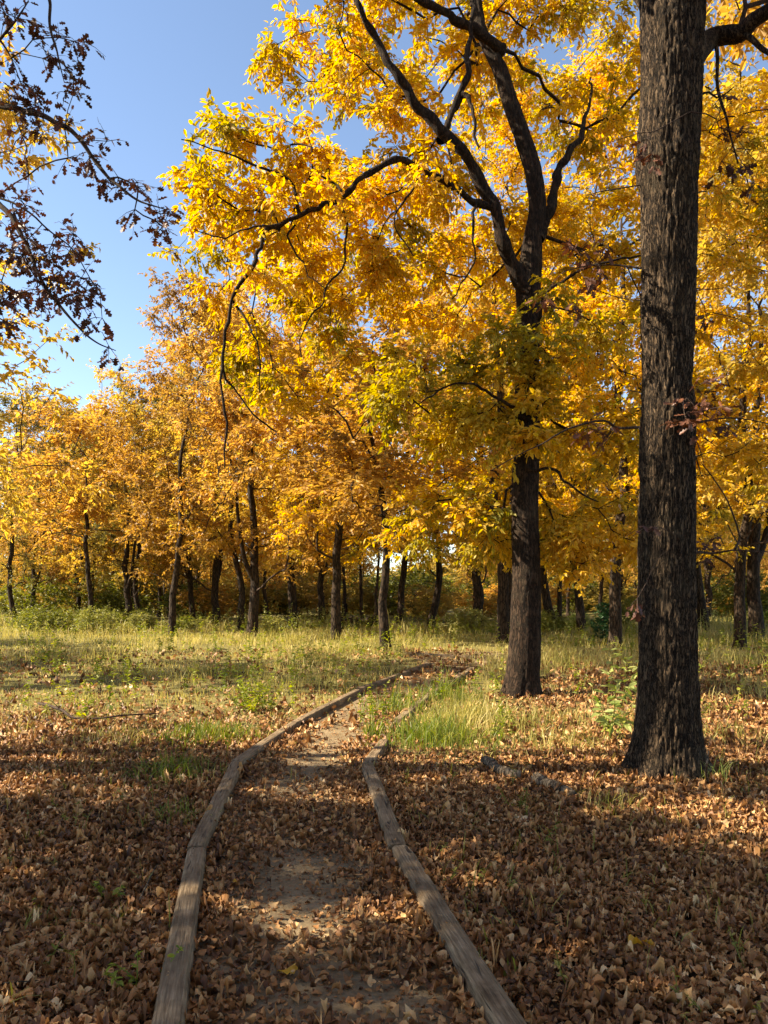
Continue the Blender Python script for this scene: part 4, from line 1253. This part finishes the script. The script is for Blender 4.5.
# ------------------------------------------------------------------ undergrowth
def make_bush(seed, h, w_, mat, name, label, n=120, per=14, size=.09, T=T_KITE):
    rng = np.random.default_rng(seed)
    t = thing(name, label, 'shrub')
    P = ell(rng, (0, 0, h * .55), (w_, w_, h * .5), n, .3); P[:, 2] = np.maximum(P[:, 2], .08)
    P *= 1 + .12 * rng.normal(0, 1, P.shape) * [1, 1, .5]
    sk = [(np.array([rng.normal(0, .06), rng.normal(0, .06), z]), z, .012) for z in (0., .1, .2) for _ in range(3)]
    ch, dr = grow(sk, P, rng, r_tip=.0022, step=.2, bf=.5)
    tm, lm = MB(), MB()
    for a, b in ch: tube(tm, a, b, 3)
    sprays(lm, None, P, dr, rng, T, 4, .22, per // 2, size, droop=.15, flat=.7)
    tm.build('stems', M['twig'], t); lm.build('foliage', mat, t)
    return t


BU = [make_bush(301, 1.0, .75, M['olive'], 'low_shrub', 's', 130), make_bush(302, 1.3, .9, M['olive'], 'low_shrub', 's', 150)]
bused = set()


def bush(bi, x, y, s, label, group, mat=None, sx_=1.0):
    z = float(gz(x, y)); rz = RB.uniform(0, 6.28)
    mats = {'foliage': M[mat]} if mat else None
    if bi not in bused and not mat:
        bused.add(bi); o = BU[bi]
        o.location = (x, y, z); o.rotation_euler = (0, 0, rz); o.scale = (s, s, s); o['label'] = label; o['group'] = group
        return o
    return dup(BU[bi], (x, y, z), rz, (s * sx_, s * sx_, s), label, group, mats)


GS = 'low shrubs along the edge of the woods'
bush(0, -10.5, 33, .8, 'low olive green shrub at the edge of the woods', GS); bush(1, 9.2, 30, .9, 'low olive green shrub at the edge of the woods', GS)
for k in range(20):
    px = RB.uniform(-20, 330) if k < 12 else RB.uniform(400, 780)
    Y = RB.uniform(28.5, 35)
    bush(k % 2, (px - 384) / F * Y, Y, RB.uniform(.35, .75), 'low pale green shrub at the edge of the woods', GS, ['brush', 'olive', 'brush', 'pale', 'lime'][k % 5], RB.uniform(1, 1.5))
GB = 'brushy undergrowth deep in the woods'
for k in range(110):
    y = RB.uniform(40, 90); x = RB.uniform(-.56, .56) * y
    bush(k % 2, x, y, RB.uniform(1.0, 2.1) * (.6 + y / 110), 'brushy ochre shrub between the far trunks', GB, ['ochre', 'olive', 'ochre', 'orange', 'olive'][k % 5], 1.3)

for k in range(70):
    y = RB.uniform(92, 130); x = RB.uniform(-.56, .56) * y
    bush(k % 2, x, y, RB.uniform(3.2, 5.5), 'large brushy shrub of the thicket closing the far woods', 'thicket behind the far trunks', ['ochre', 'olive', 'ochre'][k % 3], 1.5)
# small dark evergreen
rng = np.random.default_rng(55)
pe = np.array([(603 - 384) / F * 23.2, 23.2, 0.])
t = thing('young_evergreen', 'small dark green evergreen sapling between the far trunks and the big oak', 'sapling', pe)
tm, lm = MB(), MB()
tube(tm, [[0, 0, 0], [0, 0, .6], [.02, 0, 1.25]], [.02, .014, .004], 6)
n = 70; z = rng.uniform(.15, 1.2, n); a = rng.uniform(0, 6.28, n); rr_ = .38 * (1.3 - z) ** .6 * rng.uniform(.3, 1, n)
P = np.stack([np.cos(a) * rr_, np.sin(a) * rr_, z], -1)
sprays(lm, None, P, unit(P * [1, 1, .1] + 1e-6), rng, T_KITE, 4, .14, 6, .09, droop=.1)
tm.build('stem', M['twig'], t); lm.build('foliage', M['evergreen'], t)
